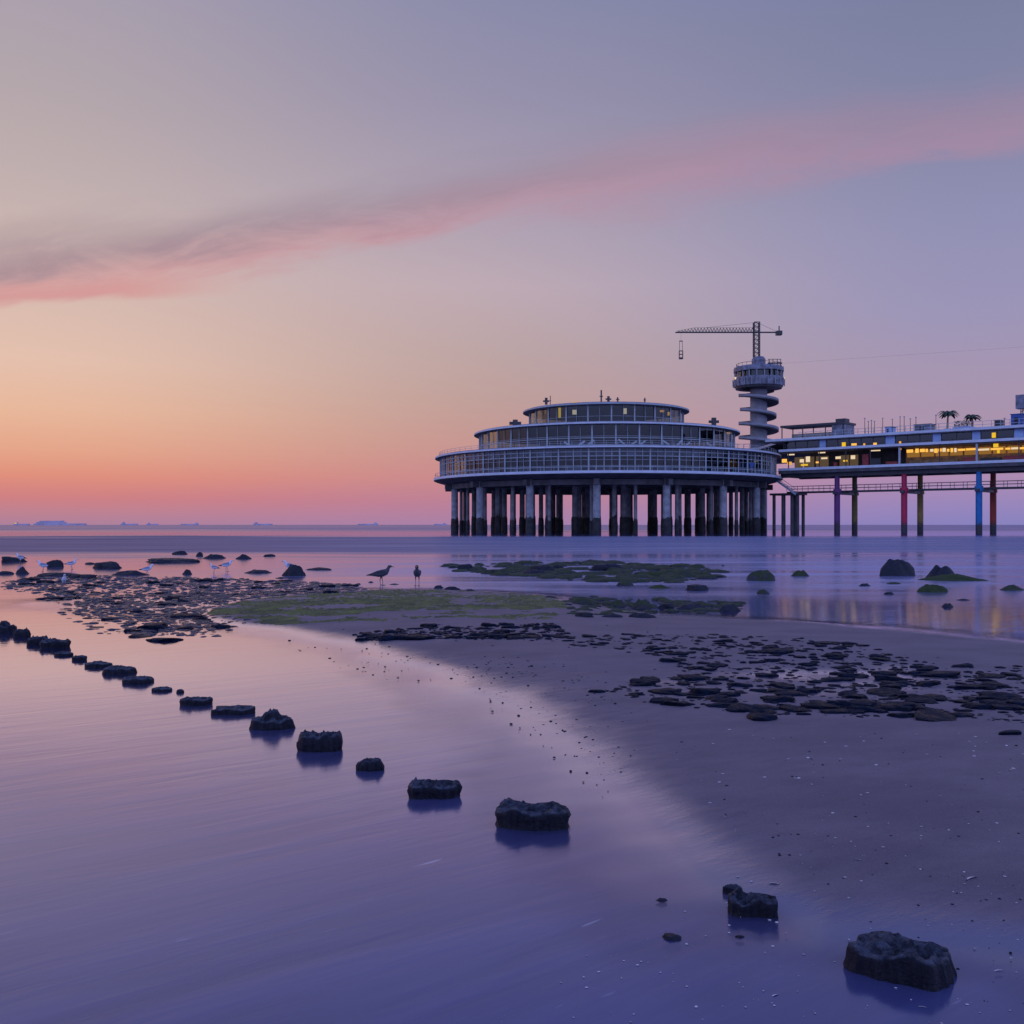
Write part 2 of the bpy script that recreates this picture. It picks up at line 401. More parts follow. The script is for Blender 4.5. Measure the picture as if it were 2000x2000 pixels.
def sheet(ys, us, edge, zf, name, mat, attr=None):
    ys = np.array(ys); us = np.array(us)
    Yg = np.repeat(ys[:, None], len(us)+2*len(edge), 1)
    ref = np.maximum(ys, 3.0)[:, None]
    core = us[None, :]*ref
    L = core[:, :1]-np.array(edge[::-1])[None, :]; Rr = core[:, -1:]+np.array(edge)[None, :]
    Xg = np.concatenate([L, core, Rr], 1)
    Zg = zf(Xg, Yg)
    nr, nc = Xg.shape
    me = bpy.data.meshes.new(name)
    vs = np.stack([Xg, Yg, Zg], -1).reshape(-1, 3)
    i = np.arange(nr*nc).reshape(nr, nc)
    fs = np.stack([i[:-1, :-1], i[:-1, 1:], i[1:, 1:], i[1:, :-1]], -1).reshape(-1, 4)
    me.vertices.add(len(vs)); me.vertices.foreach_set('co', vs.ravel())
    me.loops.add(fs.size); me.loops.foreach_set('vertex_index', fs.ravel().astype(np.int32))
    me.polygons.add(len(fs)); me.polygons.foreach_set('loop_start', np.arange(0, fs.size, 4, dtype=np.int32))
    me.update(calc_edges=True); me.validate()
    me.polygons.foreach_set('use_smooth', [True]*len(me.polygons))
    if attr:
        at = me.attributes.new(attr[0], 'FLOAT', 'POINT'); at.data.foreach_set('value', attr[1](Xg, Yg).ravel().astype(np.float32))
    me.materials.append(mat)
    return link(name, me)

# sand ----------------------------------------------------------------
def sandmat():
    m_, t, o = newmat('wet_sand')
    b = t.n.new('ShaderNodeBsdfPrincipled'); t.l.new(b.outputs[0], o.inputs[0])
    geo = t.n.new('ShaderNodeNewGeometry'); pos = geo.outputs['Position']
    x, y, z = t.sep(pos)
    big = t.noise(t.mapv(pos, (0.8, 1.4, 1)), 1.0, 4, 0.6)
    mid = t.noise(t.strk(pos, R(-28), (3.2, 9, 1)), 1.0, 5, 0.65)
    fine = t.noise(pos, 160, 3, 0.7)
    gr = t.noise(pos, 45, 4, 0.7)
    c_ = t.mix(t.sm(big, 0.3, 0.7), (0.138, 0.108, 0.116), (0.198, 0.152, 0.156))
    c_ = t.mix(t.m('MULTIPLY', t.sm(mid, 0.45, 0.75), 0.30), c_, (0.085, 0.070, 0.085))
    c_ = t.mix(t.m('MULTIPLY', t.sm(fine, 0.40, 0.66), 0.55), c_, (0.06, 0.048, 0.056))
    wet = t.m('SUBTRACT', 1.0, t.sm(t.m('ADD', z, t.m('MULTIPLY', t.m('SUBTRACT', mid, 0.5), 0.03)), 0.002, 0.045))
    c_ = t.mix(t.m('MULTIPLY', wet, 0.8), c_, (0.066, 0.066, 0.115))
    t.l.new(c_, b.inputs['Base Color'])
    t.l.new(t.m('SUBTRACT', 0.60, t.m('MULTIPLY', wet, 0.50)), b.inputs['Roughness'])
    t.l.new(t.m('MULTIPLY_ADD', wet, 0.15, 0.25), b.inputs['Specular IOR Level'])
    b.inputs['Specular Tint'].default_value = (0.78, 0.78, 1.0, 1)
    h_ = t.m('ADD', t.m('MULTIPLY', gr, 0.5), t.m('ADD', t.m('MULTIPLY', fine, 0.25), mid))
    h_ = t.m('MULTIPLY', h_, t.m('SUBTRACT', 1.0, t.m('MULTIPLY', wet, 0.88)))
    nb = t.bump(h_, 0.45, 0.012); t.l.new(nb, b.inputs['Normal'])
    gl = t.n.new('ShaderNodeBsdfGlossy'); gl.inputs[0].default_value = (0.76, 0.77, 1.0, 1); gl.inputs['Roughness'].default_value = 0.16
    t.l.new(nb, gl.inputs['Normal'])                  # film of water left on the sand
    fr = t.n.new('ShaderNodeFresnel'); fr.inputs[0].default_value = 1.36; t.l.new(nb, fr.inputs['Normal'])
    film = t.m('SUBTRACT', 1.0, t.sm(t.m('ADD', z, t.m('MULTIPLY', t.m('SUBTRACT', big, 0.5), 0.025)), 0.004, 0.030))
    mx = t.n.new('ShaderNodeMixShader'); t.l.new(t.m('MULTIPLY', t.m('MINIMUM', t.m('MULTIPLY', fr.outputs[0], 2.1), 0.96), film), mx.inputs[0])
    t.l.new(b.outputs[0], mx.inputs[1]); t.l.new(gl.outputs[0], mx.inputs[2]); t.l.new(mx.outputs[0], o.inputs[0])
    return m_
geo_rows = list(np.linspace(-40, 1.0, 12))+list(1.5*(60/1.5)**np.linspace(0, 1, 340))+[75, 90, 120, 180, 300, 600]
us = np.linspace(-0.62, 0.66, 330)
sand = sheet(geo_rows, us, [1, 4, 12, 40, 200], height, 'sand', sandmat())
tag(sand, kind='structure')

# water ---------------------------------------------------------------
def watermat():
    m_, t, o = newmat('calm_tidal_water')
    geo = t.n.new('ShaderNodeNewGeometry'); pos = geo.outputs['Position']
    x, y, z = t.sep(pos)
    at = t.n.new('ShaderNodeAttribute'); at.attribute_name = 'depth'; dep = at.outputs['Fac']
    # slow drifting foam streaks of the sea (long exposure: only broad soft bands are left)
    ly = t.m('LOGARITHM', t.m('MAXIMUM', y, 1.0), 2.718)
    sv = t.comb(t.m('MULTIPLY', t.m('DIVIDE', x, t.m('MAXIMUM', y, 1.0)), 2.2), t.m('MULTIPLY', ly, 9.0), 0.0)
    band = t.noise(sv, 1.0, 4, 0.6, 0.3)
    sv2 = t.comb(t.m('MULTIPLY', t.m('DIVIDE', x, t.m('MAXIMUM', y, 1.0)), 4.0), t.m('MULTIPLY', ly, 22.0), 3.0)
    band2 = t.noise(sv2, 1.0, 4, 0.6, 0.3)
    rip = t.noise(t.strk(pos, R(-36), (0.55, 3.6, 1)), 1.0, 3, 0.5, 0.4)
    rip2 = t.noise(t.strk(pos, R(-40), (2.2, 13, 1)), 1.0, 4, 0.6, 0.3)
    pxx = t.m('DIVIDE', x, t.m('MAXIMUM', y, 1.0))
    jit = t.m('MULTIPLY', t.m('SUBTRACT', band, 0.5), 0.55)
    jit2 = t.m('MULTIPLY', t.m('SUBTRACT', band2, 0.5), 0.40)
    lw = t.m('ADD', ly, t.m('ADD', jit, jit2))
    wave = t.m('MULTIPLY', t.sm(lw, math.log(44), math.log(62)), t.m('SUBTRACT', 1.0, t.sm(lw, math.log(128), math.log(150))))
    wave = t.m('MULTIPLY', wave, t.sm(pxx, -0.2, 0.35, 1.0, 0.82))
    wave = t.m('MULTIPLY', wave, t.sm(band2, 0.28, 0.55, 1.0, 0.86))
    # milky foam of the shallows, thinning out towards the left and the shore
    lm = t.m('ADD', ly, t.m('MULTIPLY', jit, 0.8))
    milk = t.m('MULTIPLY', t.sm(lm, math.log(17), math.log(30)), t.m('SUBTRACT', 1.0, wave))
    milk = t.m('MULTIPLY', milk, t.m('SUBTRACT', 1.0, t.sm(ly, math.log(120), math.log(150))))
    milk = t.m('MULTIPLY', milk, t.sm(pxx, -0.34, 0.02, 0.30, 0.95))
    milk = t.m('MULTIPLY', milk, t.sm(t.m('ADD', band, t.m('MULTIPLY', band2, 0.6)), 0.58, 0.98, 0.35, 1.0))
    far = t.m('MULTIPLY', t.sm(lw, math.log(190), math.log(330)), t.sm(band, 0.30, 0.60, 0.55, 1.0))
    mask = t.m('MAXIMUM', t.m('MAXIMUM', wave, t.m('MULTIPLY', milk, 0.70)), t.m('MULTIPLY', far, 0.75))
    body = t.mix(t.sm(rip, 0.3, 0.7), (0.052, 0.057, 0.132), (0.074, 0.078, 0.174))
    glint = t.noise(t.strk(pos, R(-40), (2.4, 17, 1)), 1.0, 2, 0.5)  # glints and foam lines of the near pool, painted as pale streaks
    body = t.mix(t.m('MULTIPLY', t.sm(glint, 0.70, 0.80), t.m('SUBTRACT', 1.0, t.sm(y, 7, 10))), body, (0.30, 0.29, 0.36))
    body = t.mix(milk, body, (0.27, 0.29, 0.42))
    body = t.mix(wave, body, t.mix(t.sm(pxx, -0.45, 0.25), (0.052, 0.062, 0.110), (0.095, 0.135, 0.215)))  # blue sky mirrored by steep waves is painted into the body colour
    body = t.mix(t.m('MULTIPLY', t.m('MULTIPLY', wave, t.sm(band2, 0.50, 0.66)), t.sm(pxx, -0.4, 0.3, 0.25, 0.8)), body, (0.24, 0.27, 0.36))
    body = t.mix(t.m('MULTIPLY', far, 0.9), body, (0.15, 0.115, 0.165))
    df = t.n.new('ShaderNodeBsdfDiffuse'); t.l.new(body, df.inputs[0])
    gl = t.n.new('ShaderNodeBsdfGlossy'); gl.inputs[0].default_value = (0.76, 0.77, 1.0, 1)
    t.l.new(t.m('ADD', t.sm(y, 8.5, 12.0, 0.15, 0.075), t.m('MULTIPLY', mask, 0.25)), gl.inputs['Roughness'])
    hh = t.m('ADD', t.m('MULTIPLY', rip, 1.0), t.m('MULTIPLY', rip2, 0.30))
    nb = t.bump(hh, 0.22, 0.012)
    t.l.new(nb, gl.inputs['Normal'])
    fr = t.n.new('ShaderNodeFresnel'); fr.inputs[0].default_value = 1.36; t.l.new(nb, fr.inputs['Normal'])
    fac = t.m('MINIMUM', t.m('MULTIPLY', fr.outputs[0], 2.1), 0.94)
    fac = t.m('MULTIPLY', fac, t.m('SUBTRACT', 1.0, t.m('MULTIPLY', mask, 0.84)))
    mx = t.n.new('ShaderNodeMixShader'); t.l.new(fac, mx.inputs[0])
    t.l.new(df.outputs[0], mx.inputs[1]); t.l.new(gl.outputs[0], mx.inputs[2])
    tr = t.n.new('ShaderNodeBsdfTransparent')
    a_ = t.sm(dep, 0.0, 0.026)
    mx2 = t.n.new('ShaderNodeMixShader'); t.l.new(a_, mx2.inputs[0])
    t.l.new(tr.outputs[0], mx2.inputs[1]); t.l.new(mx.outputs[0], mx2.inputs[2])
    t.l.new(mx2.outputs[0], o.inputs[0])
    return m_
wrows = list(np.linspace(-40, 1.0, 8))+list(1.5*(70/1.5)**np.linspace(0, 1, 260))+list(75*(40000/75)**np.linspace(0, 1, 60))
water = sheet(wrows, np.linspace(-0.9, 0.95, 240), [2, 20, 200, 3000, 30000], lambda X, Y: np.zeros_like(X), 'sea_water', watermat(),
              ('depth', lambda X, Y: -height(X, np.minimum(Y, 300))))
tag(water, kind='structure')

# ================================================================== PAVILION
PC = (20.1, 220.0)
pav = empty('round_pavilion', (PC[0], PC[1], 0))
tag(pav, 'round three-tiered glass pavilion standing over the sea on a forest of concrete columns', 'pavilion')
def pol(r_, a, z=0.0): return (r_*math.sin(a), -r_*math.cos(a), z)
NL = 96
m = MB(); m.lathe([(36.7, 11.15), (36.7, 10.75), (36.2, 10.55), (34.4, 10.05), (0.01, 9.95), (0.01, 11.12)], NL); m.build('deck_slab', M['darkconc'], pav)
m = MB(); m.lathe([(36.85, 11.32), (36.85, 10.85), (36.72, 10.85), (36.72, 11.32)], NL); m.build('deck_fascia', M['white'], pav)
# beams under the deck
m = MB()
for k in range(16):
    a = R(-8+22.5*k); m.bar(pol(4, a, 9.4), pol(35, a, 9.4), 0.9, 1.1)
m.build('radial_beams', M['darkconc'], pav)
for rr in (33.0, 24.0, 14.0):
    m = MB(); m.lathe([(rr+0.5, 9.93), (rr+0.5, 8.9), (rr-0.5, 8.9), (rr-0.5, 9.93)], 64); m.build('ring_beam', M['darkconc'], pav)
def column(r_, a, rad, ztop, sleeve, mat, srad):
    x, y, _ = pol(r_, a)
    mb = MB(); mb.cyl((x, y, -2), (x, y, ztop), rad, n=18, cap=False); co = mb.build('column', mat, pav)
    mb = MB(); n = 14
    rnd = random.Random(int(r_*100+a*57))
    zs = [-2, 0.4, 1.2, sleeve*0.8, sleeve, sleeve+0.02]; rs = [srad*1.05, srad*1.0, srad*1.03, srad*0.98, srad*0.9, rad*0.9]
    vs = []
    for z, q_ in zip(zs, rs):
        for k in range(n):
            t = 6.2832*k/n; q2 = q_*(1+rnd.uniform(-.05, .05)) if q_ > rad else q_
            vs.append((x+q2*math.cos(t), y+q2*math.sin(t), z+(rnd.uniform(-.3, .3) if z == sleeve else 0)))
    mb.add(vs, [(i*n+k, i*n+(k+1) % n, (i+1)*n+(k+1) % n, (i+1)*n+k) for i in range(len(zs)-1) for k in range(n)], True)
    mb.build('footing', M['mussel'], co)
for k in range(16): column(33.0, R(-8+22.5*k), 0.70, 10.05, 2.9, M['conc'], 0.80)
for k in range(16): column(24.0, R(3+22.5*k), 0.52, 9.9, 3.1, M['pileconc'], 0.66)
for k in range(14): column(28.6, R(-2+360/14*k), 0.46, 9.9, 3.2, M['pileconc'], 0.56)
for k in range(24): column(31.0, R(5+15*k), 0.34, 9.9, 2.4, M['pileconc'], 0.42)
for k in range(12): column(18.0, R(8+30*k), 0.45, 9.9, 3.0, M['pileconc'], 0.58)
for k in range(8): column(11.0, R(20+45*k), 0.45, 9.9, 3.0, M['pileconc'], 0.6)
# tiers: wall radius, floor z, roof underside z, lip radius, bays, horizontals, mid bar
tiers = [(35.4, 11.14, 15.35, 36.5, 40, (12.05, 14.0, 14.8), True),
         (27.0, 16.0, 20.45, 28.2, 38, (18.0, 16.7), False),
         (16.4, 20.9, 25.35, 17.7, 22, (21.9,), False)]
for ti, (rw, z0, z1, rl, nb, hs, midbar) in enumerate(tiers):
    th = 0.62
    m = MB(); m.lathe([(rl, z1+0.12), (rl, z1+0.42), (rl-0.5, z1+th), (0.01, z1+th+0.25), (0.01, z1), (rl-1.3, z1-0.02)], NL)
    m.build('roof', M['roofgrey'], pav)
    m = MB(); m.lathe([(rl+0.06, z1+0.13), (rl+0.06, z1+0.44), (rl-0.04, z1+0.44), (rl-0.04, z1+0.13)], NL); m.build('roof_edge', M['white'] if ti < 2 else M['frame'], pav)
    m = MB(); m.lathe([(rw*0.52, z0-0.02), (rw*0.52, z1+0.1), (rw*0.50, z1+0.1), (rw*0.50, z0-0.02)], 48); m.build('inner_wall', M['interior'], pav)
    if ti == 0:
        m = MB(); m.lathe([(rw-0.06, z0), (rw-0.06, 12.0), (rw-0.1, 12.0), (rw-0.1, z0)], NL); m.build('spandrel', M['spandrel'], pav)
        m = MB(); m.lathe([(rw-0.06, 14.05), (rw-0.06, z1), (rw-0.1, z1), (rw-0.1, 14.05)], NL); m.build('clerestory', M['spandrel'], pav)
    for k in range(nb):
        a0 = 2*math.pi*k/nb-0.02; a1 = a0+2*math.pi/nb
        mb = MB()
        mb.add([pol(rw, a0, z0), pol(rw, a1, z0), pol(rw, a1, z1), pol(rw, a0, z1)], [(0, 1, 2, 3)])
        wd = mb.build('window', M['glass1'], pav)
        fb = MB()
        ro = rw+0.10
        fb.bar(pol(ro, a0, z0), pol(ro, a0, z1), 0.26)
        if midbar: fb.bar(pol(ro-0.02, (a0+a1)/2, z0), pol(ro-0.02, (a0+a1)/2, z1), 0.15)
        for hz in hs: fb.bar(pol(ro-0.03, a0, hz), pol(ro-0.03, a1, hz), 0.13)
        for f_ in ((0.25, 0.75) if ti == 0 else (0.5,)):
            af = a0+(a1-a0)*f_; fb.bar(pol(ro-0.04, af, z0), pol(ro-0.04, af, z1), 0.07)
        fb.bar(pol(ro-0.05, a0, (z0+z1)/2+0.1), pol(ro-0.05, a1, (z0+z1)/2+0.1), 0.06)
        fb.bar(pol(ro+0.03, a0, z0+0.13), pol(ro+0.03, a1, z0+0.13), 0.2, 0.25)
        if midbar and k % 3 == 0:
            fb.bar(pol(ro-0.02, a0*0.75+a1*0.25, z0), pol(ro-0.02, a0*0.75+a1*0.25, 12.05), 0.12)
            fb.bar(pol(ro-0.02, a0*0.25+a1*0.75, 14.0), pol(ro-0.02, a0*0.25+a1*0.75, 15.2), 0.12)
        fb.build('frame', M['frame'], wd)
# slanted white ledges and railing seen on the roof of the first tier
m = MB()
for k in range(56):
    a = R(-92)+R(184)*k/55; m.bar(pol(35.6, a, 15.9), pol(35.6, a, 16.75), 0.06)
for hz in (16.35, 16.75):
    for k in range(55):
        m.bar(pol(35.6, R(-92)+R(184)*k/55, hz), pol(35.6, R(-92)+R(184)*(k+1)/55, hz), 0.05)
m.build('terrace_railing', M['frame'], pav)
for k, adeg in enumerate((-19, -12, -9, -1, 5, 8, 14, 21, 24, 31)):
    m = MB(); a = R(adeg); sg = 1 if k % 3 else -1
    m.bar(pol(32.4, a-0.045*sg, 16.0), pol(32.0, a, 16.9+0.12*(k % 4)), 0.12, 0.30)
    m.build('awning_strut', M['frame'], pav)
# deck edge railing
m = MB()
for k in range(90):
    a = 2*math.pi*k/90; a2 = 2*math.pi*(k+1)/90
    m.bar(pol(36.55, a, 11.15), pol(36.55, a, 12.2), 0.05); m.bar(pol(36.55, a, 12.2), pol(36.55, a2, 12.2), 0.06)
m.build('deck_railing', M['frame'], pav)
# lamps behind the glass: photo column, row, size, material
def pav_lamp(px, py, rr, wpx, hpx, mat):
    # point of the cylinder of radius rr seen at this column
    dxn = (px-1000)/F
    A = dxn*dxn+1; B = -2*(PC[0]*dxn+PC[1]); C_ = PC[0]**2+PC[1]**2-rr*rr
    Y = (-B-math.sqrt(max(0, B*B-4*A*C_)))/(2*A); X = dxn*Y; z = CZ+(HOR-py)/F*Y
    sx, sz = wpx*Y/F/2, hpx*Y/F/2
    mb = MB(); mb.box(X-PC[0]-sx, X-PC[0]+sx, Y-PC[1]-0.1, Y-PC[1]+0.1, z-sz, z+sz)
    return mb.build('lamp', mat, pav)
for a_ in ((1093, 803, 15.9, 5, 26, M['yellow']), (1122, 805, 15.0, 8, 9, M['warmwhite']), (1125, 788, 15.7, 16, 5, M['orange']), (1150, 789, 15.6, 12, 3, M['orange']),
           (1221, 803, 15.4, 6, 11, M['warmwhite']), (1281, 791, 15.7, 9, 4, M['orange']), (1293, 803, 15.8, 8, 4, M['orange']), (1306, 808, 15.9, 4, 7, M['orange']),
           (1423, 844, 26.6, 7, 7, M['orange']), (974, 905, 34.6, 9, 10, M['brown']), (1402, 858, 26.5, 4, 8, M['red']),
           (1487, 908, 34.9, 5, 8, M['red']), (1458, 908, 34.8, 28, 11, M['blue']), (1210, 832, 25.5, 60, 8, M['palm'])):
    o_ = pav_lamp(*a_)
    if a_[5] in (M['brown'], M['red'], M['blue'], M['palm']): o_.name = 'wall_panel'
# roof antennas
def roof_item(px, top, rr, hgt, wd, name, mat):
    mb = MB(); X = (px-1183)/F*(PC[1]-rr*0.6)
    y = -rr*0.6; zt = CZ+(HOR-top)/F*(PC[1]+y)
    mb.bar((X, y, zt-hgt), (X, y, zt), wd); mb.bar((X-wd*1.2, y, zt-hgt*0.5), (X+wd*1.2, y, zt-hgt*0.5), wd*0.6); mb.build(name, mat, pav)
for px, top, rr, hg, wd in ((1170, 762, 9, 2.6, 0.3), (1062, 777, 10, 1.4, 0.55), (1070, 773, 10, 2.0, 0.15), (1184, 774, 9, 1.2, 0.5), (1202, 776, 9, 0.9, 0.3), (1255, 777, 9, 0.9, 0.25)):
    roof_item(px, top, rr, hg, wd, 'antenna', M['dark'])
for px, top, rr, hg, wd in ((995, 820, 22, 1.4, 1.0), (1385, 816, 18, 1.6, 0.85)):
    roof_item(px, top, rr, hg, wd, 'roof_vent', M['dark'])

# ================================================================== PIER with arcade
U = Vector((28, -24, 0)).normalized(); PO = Vector((60, 200, 0)); ANG = math.atan2(U.y, U.x)
pier = empty('long_pier', PO, ANG)
tag(pier, 'long two-storey pier with lit arcade and coloured pillars running off to the right', 'pier')
def s_of(px, y=0.0):                    # distance along the pier (at depth y) seen at a photo column
    N = Vector((-U.y, U.x, 0)); O = PO+N*y; k = (px-1000)/F
    return (k*O.y-O.x)/(U.x-k*U.y)
def z_of(px, py, y=0.0):
    N = Vector((-U.y, U.x, 0)); Yd = (PO+N*y+U*s_of(px, y)).y
    return CZ+(HOR-py)/F*Yd
S0, S1 = -8.6, 95.0
m = MB(); m.box(S0, S1, 0.05, 12, 11.75, 12.35); m.build('deck', M['darkconc'], pier)
m = MB(); m.box(S0, S1, 1.0, 2.0, 11.0, 11.74); m.box(S0, S1, 9.6, 10.6, 11.0, 11.74)
for k in range(16): m.box(S0+k*6.3+0.5, S0+k*6.3+1.1, 2.0, 9.6, 11.1, 11.74)
m.build('deck_beams', M['dark'], pier)
m = MB(); m.box(S0, S1, -0.05, 0.25, 12.36, 12.84); m.build('deck_edge', M['white'], pier)
m = MB(); m.box(S0, S1, 0.3, 11.9, 15.95, 16.15); m.build('upper_floor', M['darkconc'], pier)
m = MB(); m.box(S0, S1, 0.1, 0.4, 16.16, 16.62); m.build('upper_edge', M['white'], pier)
m = MB(); m.box(S0-3, S1, 0.5, 11.8, 18.2, 18.42); m.build('roof', M['roofgrey'], pier)
m = MB(); m.box(S0-3, S1, 0.3, 0.62, 18.36, 18.84); m.build('roof_edge', M['white'], pier)
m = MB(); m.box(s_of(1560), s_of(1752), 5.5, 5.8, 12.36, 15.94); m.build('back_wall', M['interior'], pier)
m = MB(); m.box(s_of(1752), S1, 4.6, 4.9, 12.36, 15.94); m.build('back_wall', M['brown'], pier)
# storey two: dark window bays and pale blue panels
edges = [1530, 1601, 1613, 1730, 1748, 1822, 1838, 1899, 1915, 1981, 2000, 2060, 2080, 2150]
for i in range(len(edges)-1):
    s0, s1 = s_of(edges[i], 1.5), s_of(edges[i+1], 1.5)
    m = MB()
    if i % 2:
        m.box(s0, s1, 1.42, 1.6, 16.63, 18.19); m.build('facade_panel', M['bluepanel'], pier)
    else:
        m.box(s0+0.03, s1-0.03, 1.52, 1.58, 16.63, 18.19); wd = m.build('window', M['glass2'], pier)
        fb = MB(); nn = max(2, int((s1-s0)/2.2))
        for k in range(nn+1): x = s0+0.08+(s1-s0-0.16)*k/nn; fb.bar((x, 1.48, 16.63), (x, 1.48, 18.19), 0.09)
        fb.bar((s0, 1.47, 17.0), (s1, 1.47, 17.0), 0.07); fb.build('frame', M['dark'], wd)
m = MB(); m.box(S0, S1, 5.0, 5.2, 16.16, 18.19); m.build('upper_back_wall', M['brown'], pier)
# posts of the arcade
for px in (1540, 1600, 1652, 1700, 1757, 1835, 1908, 1990, 2080):
    s_ = s_of(px, 0.6); m = MB(); m.bar((s_, 0.6, 12.36), (s_, 0.6, 15.94), 0.32 if px in (1757, 1908) else 0.16); m.build('post', M['frame'] if px in (1757, 1908) else M['dark'], pier)
# lamps: rows of short tubes
rnd = random.Random(5)
px = 1771.0
while px < 2110:
    L_ = rnd.choice((4, 6, 7, 9, 12)) if px < 1870 else rnd.choice((9, 14, 18, 24))
    s0, s1 = s_of(px, 3.2), s_of(px+L_, 3.2); zz = z_of(px, 881-(px-1771)*0.022, 3.2)+rnd.uniform(-.06, .06)
    hh = rnd.uniform(0.22, 0.4) if px < 1870 else 0.17
    m = MB(); m.box(s0, s1, 3.1, 3.3, zz-hh, zz+hh); m.build('lamp', rnd.choice((M['amber'], M['amber'], M['amber'], M['warmwhite'])), pier)
    px += L_+rnd.choice((2, 2, 3, 5))
for (px, py, wp, hp, mt) in ((1532, 900, 10, 9, 'amber'), (1542, 905, 9, 8, 'orange'), (1566, 900, 8, 8, 'warmwhite'), (1578, 897, 8, 14, 'warmwhite'), (1571, 908, 14, 4, 'yellow'),
                          (1597, 903, 7, 4, 'amber'), (1610, 895, 12, 4, 'warmwhite'), (1637, 894, 10, 6, 'warmwhite'), (1666, 893, 8, 9, 'warmwhite'), (1651, 900, 8, 4, 'yellow'),
                          (1605, 884, 14, 3, 'warmwhite'), (1545, 888, 14, 3, 'warmwhite'), (1710, 880, 18, 2.5, 'warmwhite'), (1758, 877, 4, 4, 'orange'),
                          (1945, 870, 8, 8, 'yellow'), (1950, 882, 4, 7, 'yellow')):
    yy = 3.0; s_ = s_of(px, yy); z_ = z_of(px, py, yy); q = 0.1/2
    m = MB(); m.box(s_-wp*q, s_+wp*q, yy-0.1, yy+0.1, z_-hp*q*0.8, z_+hp*q*0.8); m.build('lamp', M[mt], pier)
for (px, py, wp, hp, mt) in ((1648, 868, 8, 8, 'yellow'), (1668, 868, 11, 4, 'amber'), (1688, 868, 4, 4, 'orange'), (1709, 868, 7, 4, 'amber'), (1941, 850, 7, 9, 'yellow'), (1503, 876, 4, 7, 'yellow'), (1758, 864, 4, 4, 'orange')):
    yy = 1.28; s_ = s_of(px, yy); z_ = min(18.0, max(16.9, z_of(px, py, yy))); q = 0.1/2
    if px < 1530: continue
    m = MB(); m.box(s_-wp*q*0.9, s_+wp*q*0.9, yy-0.06, yy+0.06, z_-hp*q, z_+hp*q); m.build('lamp', M[mt], pier)
M['glow'] = emit('glow_panel', (1.0, 0.46, 0.10), 0.26)  # arcade's amber glow, added as emissive panels behind the lamps
px = 1771
while px < 2120:
    s0, s1 = s_of(px, 4.5), s_of(px+26, 4.5); m = MB(); m.box(s0+0.08, s1-0.08, 4.42, 4.56, 14.25, 15.55); m.build('glow_panel', M['glow'], pier); px += 28
M['glow2'] = emit('shop_glow', (1.0, 0.66, 0.40), 0.09)  # faint emissive panels added for the glow behind the shop lamps
for p0, p1 in ((1552, 1568), (1570, 1590), (1594, 1618), (1640, 1658), (1660, 1676)):
    s0, s1 = s_of(p0, 5.4), s_of(p1, 5.4); m = MB(); m.box(s0, s1, 5.36, 5.48, 13.0, 15.3); m.build('glow_panel', M['glow2'], pier)
# counters, red stall fronts
for (p0, p1, y0, z1, mt) in ((1628, 1634, 2.2, 13.7, 'red'), (1684, 1696, 2.4, 15.0, 'red'), (1700, 1720, 2.6, 14.2, 'dark'), (1730, 1752, 2.2, 13.4, 'red'), (1775, 1870, 2.6, 13.5, 'brown'),
                          (1880, 1905, 2.2, 13.6, 'red'), (1915, 1955, 2.6, 13.4, 'dark'), (1960, 2040, 2.4, 13.6, 'red')):
    s0, s1 = s_of(p0, y0), s_of(p1, y0)
    m = MB(); m.box(s0, s1, y0, y0+0.7, 12.36, z1); m.box(s0-0.08, s1+0.08, y0-0.08, y0+0.78, z1+0.002, z1+0.08); m.build('counter', M[mt], pier)
# pillars in pairs, painted
for px, a_, b_ in ((1635, 'leg_purple', 'leg_olive'), (1766, 'leg_red', 'leg_gold'), (1912, 'leg_blue', 'leg_rust'), (2078, 'leg_olive', 'leg_purple')):
    s_ = s_of(px, 1.5)
    for yy, mt in ((1.5, a_), (10.1, b_)):
        m = MB(); m.cyl((s_, yy, -2), (s_, yy, 8.0), 0.56, 0.56, 16, cap=False); m.cyl((s_, yy, 8.0), (s_, yy, 11.4), 0.48, 0.48, 16, cap=False)
        m.cyl((s_, yy, 7.55), (s_, yy, 8.5), 0.72, 0.72, 16); m.build('pillar', M[mt], pier)
    m = MB(); m.box(s_-0.35, s_+0.35, 0.2, 11.4, 7.45, 7.95); m.build('cross_beam', M['dark'], pier)
# service walkway underneath
m = MB(); m.box(-9, S1, 4.6, 7.0, 7.96, 8.3); m.build('walkway', M['dark'], pier)
m = MB()
for yy in (4.65, 6.95):
    for zz in (8.85, 9.4): m.bar((-9, yy, zz), (S1, yy, zz), 0.07)
    for k in range(44): m.bar((-9+k*2.3, yy, 8.3), (-9+k*2.3, yy, 9.4), 0.07)
m.build('walkway_railing', M['dark'], pier)
# landing under the junction with the pavilion
m = MB(); m.box(-11.5, -5.2, 2.0, 6.0, 7.55, 7.95); m.build('landing', M['dark'], pier)
for k, (s_, yy) in enumerate(((-10.8, 2.6), (-9.6, 4.6), (-8.8, 2.5), (-7.6, 5.2), (-6.9, 2.6), (-5.7, 2.6), (-5.8, 5.4))):
    m = MB(); m.cyl((s_, yy, -2), (s_, yy, 7.56), 0.33, n=12, cap=False); m.build('landing_post', M['darkconc'], pier)
m = MB()
for k in range(12): m.box(-10.4+k*0.42, -9.98+k*0.42, 1.0, 2.2, 11.2-k*0.29-0.12, 11.2-k*0.29)
m.bar((-10.4, 1.0, 12.2), (-5.3, 1.0, 8.7), 0.09); m.bar((-10.4, 1.0, 11.1), (-5.3, 1.0, 7.6), 0.2, 0.35); m.build('stair', M['frame'], pier)
